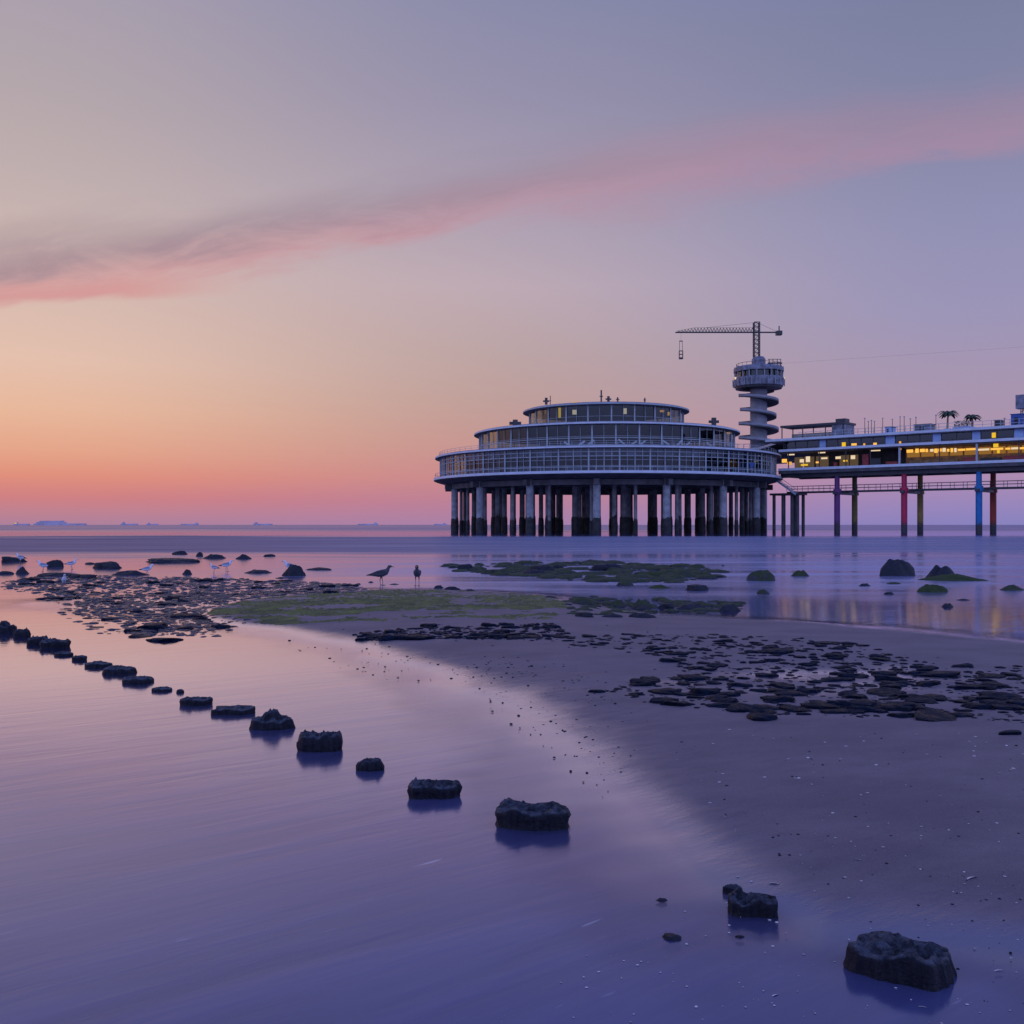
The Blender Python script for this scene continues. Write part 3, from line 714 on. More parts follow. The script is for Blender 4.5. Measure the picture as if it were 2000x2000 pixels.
# roof railing
m = MB()
k = 0
s_ = S0+4
while s_ < S1:
    m.bar((s_, 0.8, 18.42), (s_, 0.8, 19.9), 0.07); s_ += 1.5
for zz in (19.3, 19.9): m.bar((S0+4, 0.8, zz), (S1, 0.8, zz), 0.07)
m.build('roof_railing', M['frame'], pier)

def pier_pt(px, y, z):
    N = Vector((-U.y, U.x, 0)); p_ = PO+N*y+U*s_of(px, y); return Vector((p_.x, p_.y, z))
RT = 18.43
# things on the pier roof
e = empty('terrace_pavilion', pier_pt(1590, 4.5, RT), ANG)
tag(e, 'flat-roofed open terrace shelter on the pier roof next to the spiral tower', 'shelter')
L0, L1 = s_of(1535, 4.5)-s_of(1590, 4.5), s_of(1661, 4.5)-s_of(1590, 4.5)
m = MB(); m.box(L0, L1, -2.6, 2.8, 2.75, 3.15); m.build('roof', M['dark'], e)
for x in (L0+0.3, (L0*0.65+L1*0.35), (L0*0.3+L1*0.7), L1-0.5):
    for yy in (-2.4, 2.6): m = MB(); m.bar((x, yy, 0), (x, yy, 2.75), 0.16); m.build('post', M['dark'], e)
m = MB(); m.box(L1-2.8, L1-0.2, -2.3, 2.4, 0.0, 2.74); m.build('wall', M['tower_panel'], e)
m = MB(); m.box(L1-2.6, L1-0.6, -1.0, 1.0, 3.16, 3.95); m.build('roof_vent', M['dark'], e)
m = MB(); m.box(L0+2, L1-3.0, -1.5, -1.3, 0.0, 1.4); m.build('screen', M['glass1'], e)
# lamp posts along the roof edge
for i, (px, top) in enumerate(((1689, 818), (1696, 824), (1702, 822), (1708, 824), (1724, 818), (1743, 820), (1758, 815), (1766, 815), (1778, 819), (1789, 816), (1828, 812), (1962, 818))):
    yy = 2.0 if i % 2 else 6.0
    zt = z_of(px, top, yy); b_ = pier_pt(px, yy, RT)
    e = empty('roof_pole', b_); tag(e, 'thin grey pole standing upright in the row along the pier roof', 'pole', 'thin poles along the pier roof')
    m = MB(); m.cyl((0, 0, 0), (0, 0, zt-RT), 0.075, 0.05, 8); m.cyl((0, 0, 0), (0, 0, 0.15), 0.2, 0.2, 8); m.build('pole', M['dark'], e)
    m = MB(); m.box(-0.12, 0.12, -0.12, 0.12, zt-RT, zt-RT+0.18); m.build('cap', M['frame'], e)
# stalls and boxes on the roof
for (p0, p1, top, yy, mt, lab, cat) in ((1790, 1822, 829, 3.5, 'tower_panel', 'low grey kiosk on the pier roof left of the two palms', 'kiosk'),
                                     (1733, 1745, 834, 3.0, 'bluepanel', 'small pale blue box on the pier roof among the thin poles', 'box'),
                                     (1946, 1957, 821, 3.5, 'dark', 'small dark cabin on the pier roof between the palms and the blue container', 'cabin'),
                                     (1978, 2001, 809, 3.0, 'blue', 'deep blue container on the pier roof at the right edge of the photo', 'container')):
    zt = z_of((p0+p1)/2, top, yy)-RT; wd = s_of(p1, yy)-s_of(p0, yy)
    e = empty(cat, pier_pt((p0+p1)/2, yy, RT), ANG); tag(e, lab, cat)
    m = MB(); m.box(-wd/2, wd/2, -1.2, 1.2, 0, zt-0.12); m.build('body', M[mt], e)
    m = MB(); m.box(-wd/2-0.12, wd/2+0.12, -1.32, 1.32, zt-0.118, zt); m.build('roof', M['dark'] if mt != 'blue' else M['blue'], e)
    m = MB(); m.box(-wd*0.2, wd*0.1, -1.24, -1.205, 0.1, zt*0.75); m.build('door', M['interior'], e)
def palm(px, top, yy, spread, lab, seed):
    rnd = random.Random(seed); b_ = pier_pt(px, yy, RT); hh = z_of(px, top, yy)-RT
    e = empty('palm_tree', b_); tag(e, lab, 'palm')
    mb = MB(); mb.cyl((0, 0, 0), (0.15, 0, hh*0.86), 0.22, 0.14, 8); mb.build('trunk', M['brown'], e)
    mb = MB(); mb.cyl((0, 0, 0), (0, 0, 0.7), 0.55, 0.65, 12); mb.build('planter', M['white'], e)
    mb = MB()
    for k in range(26):
        a = 2*math.pi*k/26+rnd.uniform(-.2, .2); L = spread*rnd.uniform(0.75, 1.15); up = rnd.uniform(0.1, 0.8)
        pts = []
        for j in range(6):
            t = j/5; pts.append(Vector((0.15+math.cos(a)*L*t, math.sin(a)*L*t, hh*0.86+up*math.sin(t*2.2)*L*0.55-0.55*L*t*t)))
        side = Vector((-math.sin(a), math.cos(a), 0))
        vs = []
        for j, p_ in enumerate(pts):
            wv = 0.28*math.sin(math.pi*(0.12+0.83*j/5)); vs += [p_-side*wv-Vector((0, 0, wv*0.5)), p_, p_+side*wv-Vector((0, 0, wv*0.5))]
        mb.add(vs, [(3*j+i, 3*j+i+1, 3*j+i+4, 3*j+i+3) for j in range(5) for i in range(2)])
    mb.build('crown', M['palm'], e)
palm(1850, 801, 3.0, 1.9, 'taller of the two dark palms on the pier roof', 1)
palm(1898, 809, 3.0, 1.5, 'shorter dark palm on the pier roof, right of the taller one', 2)
for px, lab in ((1864, 'white planter box with shrub between the two palms on the pier roof'), ):
    e = empty('planter_box', pier_pt(1880, 2.4, RT), ANG); tag(e, lab, 'planter')
    m = MB(); m.box(-1.6, 1.6, -0.5, 0.5, 0, 0.8); m.build('box', M['bluepanel'], e)
    m = MB(); rnd = random.Random(3)
    for k in range(160):
        c_ = Vector((rnd.uniform(-1.5, 1.5), rnd.uniform(-.5, .5), 0.8+rnd.random()*1.1)); d_ = Vector((rnd.uniform(-1, 1), rnd.uniform(-1, 1), rnd.uniform(-.5, 1))).normalized()*0.2; u_ = d_.orthogonal().normalized()*0.1
        m.add([c_-u_, c_+d_, c_+u_, c_-d_*0.6], [(0, 1, 2, 3)])
    m.build('shrub', M['palm'], e)
e = empty('lattice_mast', pier_pt(2004, 3.0, RT), ANG); tag(e, 'dark lattice mast with a ladder head cut by the right edge of the photo', 'mast')
zt = z_of(2004, 771, 3.0)-RT
for (x, y) in ((-.75, -.6), (.75, -.6), (.75, .6), (-.75, .6)):
    m = MB(); m.bar((x, y, 0), (x*(0.8), y, zt), 0.14); m.build('upright', M['dark'], e)
m = MB()
for k in range(7):
    z = zt*k/7+0.3; m.bar((-.75, -.6, z), (.75, -.6, z+0.6), 0.08); m.bar((-.75, .6, z+0.6), (.75, .6, z), 0.08)
m.build('bracing', M['dark'], e)
m = MB(); m.box(-1.5, 1.2, -0.8, 0.8, zt-2.4, zt); m.build('head', M['tower_panel'], e)

# ================================================================== TOWER
TX, TY = 57.8, 240.0
tower = empty('spiral_tower', (TX, TY, 0))
tag(tower, 'slender white lookout tower with a spiral ramp and a round cabin on top', 'tower')
m = MB(); m.cyl((0, 0, 0), (0, 0, 34), 1.95, n=32, cap=False); m.build('shaft', M['towerwhite'], tower)
# round base terrace behind the pavilion
m = MB(); m.lathe([(9.2, 16.2), (9.2, 16.6), (0.01, 16.6), (0.01, 16.2)], 48); m.build('base_floor', M['darkconc'], tower)
m = MB(); m.lathe([(9.3, 18.3), (9.3, 18.84), (8.9, 18.84), (8.9, 18.5), (0.01, 18.5), (0.01, 18.3)], 48); m.build('base_roof', M['white'], tower)
m = MB(); m.lathe([(8.0, 16.6), (8.0, 18.3), (7.9, 18.3), (7.9, 16.6)], 40); m.build('base_wall', M['glass2'], tower)
m = MB(); m.box(-2.6, 7.5, -26.5, -8.0, 16.22, 16.58); m.box(-2.6, 7.5, -26.5, -8.0, 18.32, 18.5); m.build('bridge', M['darkconc'], tower)
m = MB(); m.box(-2.75, -2.55, -26.5, -8.2, 18.36, 18.84); m.build('bridge_edge', M['white'], tower)
m = MB()
n = 0
for i in range(40):
    t = i/40*2*math.pi; m.bar(pol(8.8, t, 18.84), pol(8.8, t, 19.9), 0.06); m.bar(pol(8.8, t, 19.9), pol(8.8, t+2*math.pi/40, 19.9), 0.06)
m.build('base_railing', M['dark'], tower)
lampm = MB(); lampm.box(-2.4, -1.9, -9.5, -9.3, 16.9, 17.7); lampm.build('lamp', M['yellow'], tower)
# spiral: slab with an outer parapet
pitch = 3.3; ztop_front = 31.0
deck, wall = MB(), MB()
nst = 40; tot = int(nst*4.1)
a_start = -nst*0.68
dv, wv, uf = [], [], []
for i in range(tot+1):
    a = 2*math.pi*(a_start+i)/nst
    z = ztop_front-pitch*(a/(2*math.pi))
    turn = a/(2*math.pi)
    ro = 4.6-0.85*max(0.0, math.cos((turn-1.0)*math.pi))**2 if 0.4 < turn < 1.6 else 4.6
    dv += [pol(1.9, a, z), pol(ro, a, z), pol(ro, a, z-0.34), pol(1.9, a, z-0.34)]
    wv += [pol(ro+0.01, a, z-0.05), pol(ro+0.01, a, z+0.45), pol(ro-0.12, a, z+0.45), pol(ro-0.12, a, z-0.05)]
fs = [(4*i+j, 4*i+(j+1) % 4, 4*(i+1)+(j+1) % 4, 4*(i+1)+j) for i in range(tot) for j in range(4)]
fs += [(0, 1, 2, 3), (4*tot, 4*tot+1, 4*tot+2, 4*tot+3)]
deck.add(dv, fs); deck.build('spiral_ramp', M['darkconc'], tower)
wall.add(wv, fs); wall.build('ramp_parapet', M['towerwhite'], tower)
# cabin
m = MB(); m.lathe([(1.9, 33.2), (5.3, 33.35), (5.45, 33.9), (1.9, 33.9)], 40); m.build('cabin_floor', M['dark'], tower)
m = MB(); m.lathe([(5.6, 33.9), (5.7, 35.9), (5.5, 35.9), (5.4, 33.9)], 40); m.build('parapet', M['tower_panel'], tower)
m = MB(); m.lathe([(5.0, 35.9), (5.0, 37.3), (4.9, 37.3), (4.9, 35.9)], 40); m.build('window_band', M['glass2'], tower)
m = MB()
for k in range(20):
    a = 2*math.pi*k/20; m.bar(pol(5.3, a, 33.9), pol(5.55, a, 38.4), 0.26)
    m.bar(pol(5.86, a+0.13, 33.9), pol(5.9, a+0.13, 35.6), 0.2)
m.build('mullions', M['towerwhite'], tower)
m = MB(); m.lathe([(5.75, 37.3), (5.75, 38.1), (5.2, 38.5), (1.0, 38.6), (1.0, 37.3)], 40); m.build('cabin_roof', M['tower_panel'], tower)
m = MB(); m.lathe([(1.6, 38.5), (1.6, 40.3), (1.2, 40.9), (0.01, 40.9), (0.01, 38.5)], 20); m.build('machine_room', M['tower_panel'], tower)
m = MB()
for x in (1.9, 2.8, 3.8, 4.6): m.bar((x, -2.2, 38.5), (x, -2.2, 40.0), 0.14)
m.bar((1.6, -2.2, 39.1), (4.9, -2.2, 39.1), 0.3); m.bar((1.6, -2.2, 40.0), (4.7, -2.2, 40.0), 0.12); m.build('platform_railing', M['dark'], tower)
m = MB()
for k in range(24):
    a = 2*math.pi*k/24; m.bar(pol(5.1, a, 38.4), pol(5.1, a, 39.2), 0.07); m.bar(pol(5.1, a, 39.2), pol(5.1, a+2*math.pi/24, 39.2), 0.08)
m.build('roof_railing', M['dark'], tower)
for x in (-5.55, 5.6): m = MB(); m.box(x-0.25, x+0.25, -1.2, -0.6, 35.5, 36.0); m.build('lamp', M['warmwhite'], tower)
# crane on the tower
crane = empty('jib_crane', (TX-0.5, TY, 40.9)); tag(crane, 'lattice jib crane with a long arm standing on top of the spiral tower', 'crane')
m = MB(); hw = 0.62; H = 8.1
for sx in (-1, 1):
    for sy in (-1, 1): m.bar((sx*hw, sy*hw, 0), (sx*hw, sy*hw, H), 0.2)
nseg = 8
for k in range(nseg):
    z0 = H*k/nseg; z1 = H*(k+1)/nseg
    for sy in (-1, 1):
        m.bar((-hw, sy*hw, z0), (hw, sy*hw, z1), 0.11); m.bar((-hw, sy*hw, z1), (hw, sy*hw, z1), 0.13)
    for sx in (-1, 1): m.bar((sx*hw, -hw, z1), (sx*hw, hw, z0), 0.1)
m.build('mast', M['dark'], crane)
m = MB(); zj = 5.75
for yy in (-0.45, 0.45): m.bar((-19.0, yy, zj), (5.0, yy, zj), 0.15)
for k in range(24):
    x0 = -18.6+k*0.75; x1 = x0+0.75
    def ht(x): return 0.25+0.85*max(0, min(1, (x+19)/4.5))*(1 if x > -12 else 1)
    m.bar((x0, 0, zj+ht(x0)), (x1, 0, zj+ht(x1)), 0.055)
    for yy in (-0.45, 0.45): m.bar((x0, yy, zj), ((x0+x1)/2, 0, zj+ht((x0+x1)/2)), 0.06); m.bar(((x0+x1)/2, 0, zj+ht((x0+x1)/2)), (x1, yy, zj), 0.06)
m.build('jib', M['dark'], crane)
m = MB(); m.box(4.6, 5.9, -0.7, 0.7, zj-0.65, zj+0.3); m.bar((5.3, 0, zj+0.3), (5.3, 0, zj+1.5), 0.22); m.build('counterweight', M['dark'], crane)
m = MB(); m.bar((0, 0, H), (-12, 0, zj+1.1), 0.05); m.bar((0, 0, H), (4.8, 0, zj+0.2), 0.05); m.build('stay_cable', M['dark'], crane)
gon = empty('bungee_gondola', (39.6, TY, 40.4)); tag(gon, 'small dark gondola hanging below the end of the crane arm', 'gondola')
m = MB(); m.box(-0.45, 0.45, -0.45, 0.45, 0, 0.35); m.build('floor', M['dark'], gon)
m = MB()
for sx in (-1, 1):
    for sy in (-1, 1): m.bar((sx*0.4, sy*0.4, 0.35), (sx*0.4, sy*0.4, 1.9), 0.1)
for z in (1.1, 1.9): m.bar((-.4, -.4, z), (.4, -.4, z), 0.1); m.bar((-.4, .4, z), (.4, .4, z), 0.1)
m.build('cage', M['dark'], gon)
m = MB()
for sx in (-1, 1): m.bar((sx*0.38, 0, 1.9), (sx*0.3, 0, 4.2), 0.09)
m.bar((-.4, 0, 4.2), (.4, 0, 4.2), 0.2); m.bar((-0.0, 0, 4.2), (0, 0, 6.2), 0.03); m.build('cable', M['dark'], gon)
m = MB(); m.cyl((TX+4.2, TY, 39.3), (110, 190, 35.6), 0.010, n=6); o_ = m.build('zip_line', M['dark']); tag(o_, 'thin zip line cable stretched from the tower to the right', 'cable')

# ================================================================== SHIPS on the horizon
def ship(px, wpx, Y, hpx, lab, cabin_at, seed, light=False):
    rnd = random.Random(seed); X = (px-1000)/F*Y; L = wpx*Y/F; Hh = hpx*Y/F
    e = empty('cargo_ship', (X, Y, 0)); tag(e, lab, 'ship', 'ships on the horizon')
    B = L*0.09; hull = []; hb = CZ+Hh*0.40
    pts = [(-0.5, 0.8), (-0.42, 1), (0.38, 1), (0.46, 0.6), (0.5, 0.04)]
    mb = MB(); vs = []
    for z, k in ((-1, 0.92), (hb, 1.0)):
        for a, b in pts: vs.append((a*L*k, -b*B, z))
        for a, b in reversed(pts): vs.append((a*L*k, b*B, z))
    n = 2*len(pts); mb.add(vs, [(i, (i+1) % n, n+(i+1) % n, n+i) for i in range(n)]+[tuple(range(n, 2*n))])
    mb.build('hull', M['ship'], e)
    mb = MB(); x = cabin_at*L; mb.box(x-L*0.07, x+L*0.07, -B*0.8, B*0.8, hb+0.05, CZ+Hh*0.85); mb.box(x-L*0.04, x+L*0.04, -B*0.6, B*0.6, CZ+Hh*0.852, CZ+Hh); mb.build('bridge', M['ship'], e)
    mb = MB(); mb.bar((-cabin_at*L*0.7, 0, hb), (-cabin_at*L*0.7, 0, hb+Hh*0.4), Hh*0.06); mb.bar((x, 0, CZ+Hh), (x, 0, CZ+Hh*1.25), Hh*0.05); mb.build('mast', M['ship'], e)
    if light: mb = MB(); mb.box(x-L*0.09, x+L*0.05, -B*0.9, -B*0.82, CZ+Hh*0.45, CZ+Hh*0.8); mb.build('lamp', M['yellow'], e)
ship(43, 32, 3200, 5.0, 'small ship with a yellow light, leftmost on the horizon', -0.33, 1, True)
ship(253, 34, 3300, 5.2, 'grey ship with a tall stern, just right of the big wide vessel', -0.34, 2)
ship(298, 24, 3800, 4.2, 'shortest faint ship on the horizon, third from the left among the small ones', -0.3, 3)
ship(371, 36, 3600, 4.2, 'long low faint ship in the middle of the horizon line', 0.36, 4)
ship(514, 38, 3400, 5.0, 'grey ship on the horizon above the rocks with resting gulls', -0.36, 5)
ship(719, 40, 3500, 4.6, 'rightmost full ship on the horizon, above the two walking gulls', 0.36, 6)
ship(860, 26, 3300, 4.0, 'faint small ship hard against the left legs of the round pavilion', 0.3, 7)
e = empty('offshore_vessel', (-905*3200/F, 3200, 0)); tag(e, 'largest wide grey vessel on the horizon with a long high block', 'ship')
k = 3200/F
m = MB(); m.box(-27*k, 72*k, -9, 9, -1, CZ+2.6*k); m.build('hull', M['ship'], e)
m = MB(); m.box(-22*k, 33*k, -8, 8, CZ+2.62*k, CZ+5.6*k); m.box(-16*k, 26*k, -7, 7, CZ+5.62*k, CZ+7.8*k); m.build('deckhouse', M['ship'], e)
m = MB(); m.box(27*k, 30*k, -3, 3, CZ+5.62*k, CZ+8.6*k); m.build('funnel', M['ship'], e)

# ================================================================== ROCKS
def rockmesh(seed, flat=1.0, rough=0.28, sub=3, squash=0.0, dome=False):
    bm = bmesh.new(); bmesh.ops.create_icosphere(bm, subdivisions=sub, radius=1.0)
    off = Vector((seed*13.7, seed*7.3, seed*3.1))
    for v_ in bm.verts:
        d = v_.co.normalized()
        k = 1+rough*(noise.noise(d*1.1+off)*1.2+0.55*noise.noise(d*2.6+off)+0.28*noise.noise(d*5.5+off))
        c_ = d*k
        if squash:                             # planed off top
            c_.z = math.copysign(min(abs(c_.z), squash+0.25*(abs(c_.z)-squash)), c_.z) if abs(c_.z) > squash else c_.z
        if not squash and dome:
            tp = 1.25-0.62*max(-0.3, c_.z); c_.x *= tp; c_.y *= tp
        v_.co = Vector((c_.x, c_.y, c_.z*flat))
    xs = [v_.co.x for v_ in bm.verts]; ys = [v_.co.y for v_ in bm.verts]; zs = [v_.co.z for v_ in bm.verts]
    cx = (max(xs)+min(xs))/2; kx = 2/(max(xs)-min(xs)); kz = 1/max(zs)
    for v_ in bm.verts: v_.co = Vector(((v_.co.x-cx)*kx, v_.co.y*kx, v_.co.z*kz))     # half width 1, top at 1
    me = bpy.data.meshes.new('rock'); bm.to_mesh(me); bm.free()
    me.polygons.foreach_set('use_smooth', [True]*len(me.polygons)); return me
ROCKS = {}
for mt in ('rock', 'mossrock', 'greenrock'):
    L_ = []
    for s in range(7):
        me = rockmesh(s+1, 1.0, 0.32 if s % 2 else 0.36, 4, 0.0 if s % 2 else 0.62, True); me.materials.append(M[mt]); L_.append(me)
    ROCKS[mt] = L_
def put_rock(x0, x1, y0, y1, mt, seed, name, label, cat, group=None, tilt=0.0, dome=False):
    rnd = random.Random(seed)
    g = ground((x0+x1)/2, y1); Y = g.y; sc = Y/F; wd = (x1-x0)*sc/2
    dep = wd*rnd.uniform(0.6, 0.85)
    dpx = F*(CZ-g.z)*(1/Y-1/(Y+dep))
    hh = max(0.35*wd*0.4, (y1-y0-0.35*dpx)*sc)
    o = bpy.data.objects.new(name, ROCKS[mt][rnd.choice((1, 3, 5)) if dome else rnd.randrange(7)]); COL.objects.link(o)
    o.location = (g.x*(1+dep*0.7/Y), Y+dep*0.7, g.z-0.10*hh-0.01)
    o.scale = (wd, dep, hh*(0.92 if dome else 1.1)); o.rotation_euler = (0, tilt, rnd.uniform(-0.35, 0.35)+(math.pi if rnd.random() < 0.5 else 0))
    return tag(o, label, cat, group)
ORD = ['first','second','third','fourth','fifth','sixth','seventh','eighth','ninth','tenth','eleventh','twelfth','thirteenth','fourteenth','fifteenth','sixteenth','seventeenth','eighteenth',
       'nineteenth','twentieth','twenty-first','twenty-second','twenty-third','twenty-fourth','twenty-fifth','twenty-sixth','twenty-seventh','twenty-eighth','twenty-ninth','thirtieth','thirty-first','thirty-second','thirty-third','thirty-fourth','thirty-fifth']
# the big boulders at the right
for i, (x0, x1, y0, y1, mt, lab) in enumerate((
    (1704, 1795, 1083, 1125, 'rock', 'biggest rounded dark boulder in the shallow water at the right'),
    (1796, 1880, 1097, 1131, 'rock', 'dark boulder with a sloping green flank right of the biggest boulder'),
    (1778, 1937, 1117, 1135, 'greenrock', 'long low green weedy slab under the two largest boulders'),
    (1454, 1524, 1107, 1135, 'mossrock', 'domed mossy boulder standing alone left of the big boulders'),
    (1541, 1587, 1110, 1126, 'greenrock', 'small flat-topped green rock just right of the domed mossy boulder'),
    (1785, 1853, 1137, 1157, 'greenrock', 'bright green weedy rock in front of the two largest boulders'),
    (1477, 1504, 1148, 1161, 'greenrock', 'little green rock in front of the domed mossy boulder'),
    (1945, 2006, 1138, 1153, 'mossrock', 'dark low rock cut by the right edge of the photo'),
    (1673, 1706, 1137, 1145, 'rock', 'thin flat rock in the water left of the bright green rock'),
    (1729, 1760, 1135, 1141, 'mossrock', 'very thin flat rock right behind the bright green rock'),
    (1725, 1749, 1154, 1161, 'rock', 'small dark rock in the water left of the bright green rock'),
    (1835, 1867, 1175, 1186, 'rock', 'dark stone in the mirror-calm channel nearest the reflected pillars'),
    (1861, 1903, 1168, 1173, 'rock', 'long thin dark stone in the calm channel at the right'),
    (1407, 1417, 1102, 1106, 'rock', 'tiny dark stone in the sea left of the domed mossy boulder'))):
    put_rock(x0, x1, y0, y1, mt, 100+i, 'boulder', lab, 'boulder', 'boulders in the shallow water at the right', 0.0, True)
# rock row in the middle
mid = [(875,893,1102,1110,0),(898,925,1099,1114,0),(931,945,1102,1111,0),(971,1015,1099,1108,0),(943,990,1110,1121,1),(1042,1054,1093,1099,0),(1036,1080,1100,1118,0),(1002,1074,1106,1123,0),
       (1083,1098,1102,1112,0),(1128,1185,1090,1099,0),(1154,1213,1097,1115,0),(1133,1168,1119,1134,1),(1111,1201,1113,1123,1),(1224,1280,1103,1110,0),(1247,1303,1110,1126,2),(1307,1362,1106,1128,1),(1356,1395,1111,1129,1),
       (1344,1379,1139,1154,0),(1263,1310,1138,1149,2),(1207,1232,1135,1144,1),(850,866,1141,1149,0),(871,896,1141,1153,0),(910,927,1148,1154,0),(1120,1160,1161,1182,1),(1193,1224,1164,1185,1),(1230,1274,1167,1188,1),
       (1285,1317,1176,1188,0),(1316,1391,1173,1190,0),(1400,1452,1173,1194,0),(1058,1090,1161,1168,0),(1126,1158,1193,1205,0),(1176,1214,1195,1206,0),(1229,1279,1191,1207,0)]
mid.sort()
for i, (x0, x1, y0, y1, k) in enumerate(mid):
    sz = 'broad' if x1-x0 > 55 else ('small' if x1-x0 < 25 else 'middling')
    put_rock(x0-5, x1+5, y0+(y1-y0)*0.12, y1, ('rock', 'mossrock', 'greenrock')[k], 200+i, 'rock', '%s %s rock in the rock belt below the round pavilion, %s from its left end' % (sz, ('dark', 'mossy', 'green')[k], ORD[i]), 'rock', 'rocks in the belt below the pavilion', 0.0, i % 3 > 0)
# far left rocks with gulls
lf = [(9,54,1085,1098,.18),(29,58,1100,1121,0),(91,120,1089,1108,-.2),(69,163,1112,1126,0),(167,186,1095,1102,0),(181,237,1091,1110,0),(219,299,1107,1124,0),(283,350,1091,1099,0),(-5,24,1110,1122,0),
      (25,65,1125,1137,0),(282,388,1087,1099,0),(339,373,1072,1083,.25),(386,394,1074,1087,0),(393,440,1076,1091,0),(461,491,1078,1092,0),(356,373,1104,1122,0),(471,531,1107,1120,0),(547,596,1093,1125,0),
      (598,650,1104,1114,0),(518,534,1080,1087,0),(535,562,1124,1130,0),(759,781,1137,1142,0),(720,729,1133,1138,0),(140,190,1118,1130,0),(95,150,1128,1139,0)]
lf.sort()
for i, (x0, x1, y0, y1, ti) in enumerate(lf):
    sz = 'long' if x1-x0 > 60 else ('small' if x1-x0 < 25 else 'blocky')
    put_rock(x0-4, x1+4, y0+(y1-y0)*0.25, y1, 'rock', 300+i, 'rock', '%s black rock at the tide line at the left, %s from the left edge' % (sz, ORD[i]), 'rock', 'black rocks at the left tide line', ti, i % 2 == 0)

# ------------------------------------------------------------------ flat stones
STONES = []
for s in range(8):
    me = rockmesh(40+s, 1.0, 0.42, 3, 0.45); me.materials.append(M['slate']); STONES.append(me)
def inpoly(x, y, P):
    r_ = False; n = len(P)
    for i in range(n):
        ax, ay = P[i]; bx, by = P[(i+1) % n]
        if (ay > y) != (by > y) and x < (bx-ax)*(y-ay)/(by-ay)+ax: r_ = not r_
    return r_
def put_stone(px, py, wpx, hpx, rnd, label, group, sink=0.3):
    g = ground(px, py); sc = g.y/F; wd = wpx*sc/2
    dep = wd*rnd.uniform(0.55, 1.0); hh = hpx*sc*0.8; sink += 0.15
    o = bpy.data.objects.new('flat_stone', STONES[rnd.randrange(8)]); COL.objects.link(o)
    o.location = (g.x, g.y+dep*0.6, g.z-hh*sink); o.scale = (wd, dep, hh*(1+sink))
    o.rotation_euler = (rnd.uniform(-.1, .1), rnd.uniform(-.1, .1), rnd.uniform(0, 6.28) if dep > 0.8*wd else rnd.uniform(-.4, .4))
    return tag(o, label, 'stone', group)
rnd = random.Random(21)
LB = 'flat dark wet stone half sunk in the sandy stone patch at the right'
GB = 'flat stones in the sand patch at the right'
big = [(1149,1186,1339,1353),(1268,1333,1339,1355),(1291,1361,1360,1379),(1347,1412,1330,1357),(1377,1445,1367,1381),(1421,1473,1325,1341),(1461,1529,1383,1406),(1515,1585,1346,1360),(1552,1613,1334,1353),
       (1566,1673,1367,1384),(1605,1673,1381,1394),(1654,1702,1348,1365),(1706,1794,1364,1386),(1692,1771,1339,1355),(1710,1776,1308,1330),(1790,1892,1306,1321),(1864,1929,1330,1346),(1925,2003,1348,1363),
       (1882,1925,1355,1368),(1943,2010,1369,1386),(1794,1901,1395,1407),(1948,2010,1419,1435),(1636,1678,1303,1311),(1389,1435,1243,1254),(1589,1650,1250,1258),(1480,1560,1262,1275),(1610,1670,1270,1283),(1700,1750,1280,1290)]
for x0, x1, y0, y1 in big:
    put_stone((x0+x1)/2, y1, x1-x0, (y1-y0)*0.50, rnd, 'larger flat black stone among the smaller ones in the stone patch at the right', GB, 0.35)
PF = [(1090,1240),(1300,1238),(1480,1243),(1650,1250),(1760,1280),(1850,1300),(2010,1300),(2010,1415),(1880,1402),(1720,1402),(1600,1398),(1480,1395),(1340,1382),(1250,1372),(1180,1350),(1330,1312),(1300,1285),(1180,1268),(1090,1258)]
n = 0
while n < 185:
    x = rnd.uniform(1080, 2010); y = 1236+(rnd.random()**1.15)*180
    if not inpoly(x, y, PF): continue
    wp = rnd.uniform(18, 54)*(0.6+(y-1230)/170*0.8)
    put_stone(x, y, wp, wp*rnd.uniform(0.09, 0.20), rnd, LB, GB, 0.3); n += 1
PM = [(690,1238),(800,1226),(950,1222),(1080,1218),(1110,1236),(1090,1252),(960,1250),(860,1248),(700,1252)]
n = 0
while n < 34:
    x = rnd.uniform(690, 1110); y = rnd.uniform(1216, 1254)
    if not inpoly(x, y, PM): continue
    wp = rnd.uniform(14, 40); put_stone(x, y, wp, wp*rnd.uniform(0.15, 0.25), rnd, 'flat dark stone in the narrow stone strip below the green mound', 'flat stones below the green mound', 0.3); n += 1
for (x0, x1, y0, y1) in ((692,722,1238,1251),(735,800,1225,1250),(770,860,1228,1250),(865,905,1232,1247),(985,1060,1236,1247)):
    put_stone((x0+x1)/2, y1, x1-x0, (y1-y0)*0.5, rnd, 'larger flat dark stone in the narrow stone strip below the green mound', 'flat stones below the green mound', 0.3)
PB = [(0,1138),(60,1128),(200,1124),(420,1128),(700,1142),(690,1158),(520,1166),(410,1182),(395,1205),(440,1222),(400,1236),(260,1244),(230,1215),(140,1200),(150,1175),(60,1158),(0,1152)]
n = 0
while n < 56:
    x = rnd.uniform(0, 720); y = rnd.uniform(1126, 1245)
    if not inpoly(x, y, PB): continue
    if y > 1180 and not (230 < x < 430): continue
    wp = rnd.uniform(16, 38); put_stone(x, y, wp, wp*rnd.uniform(0.12, 0.22), rnd, 'small flat stone awash in the stony shallows at the left', 'flat stones in the left shallows', 0.25); n += 1
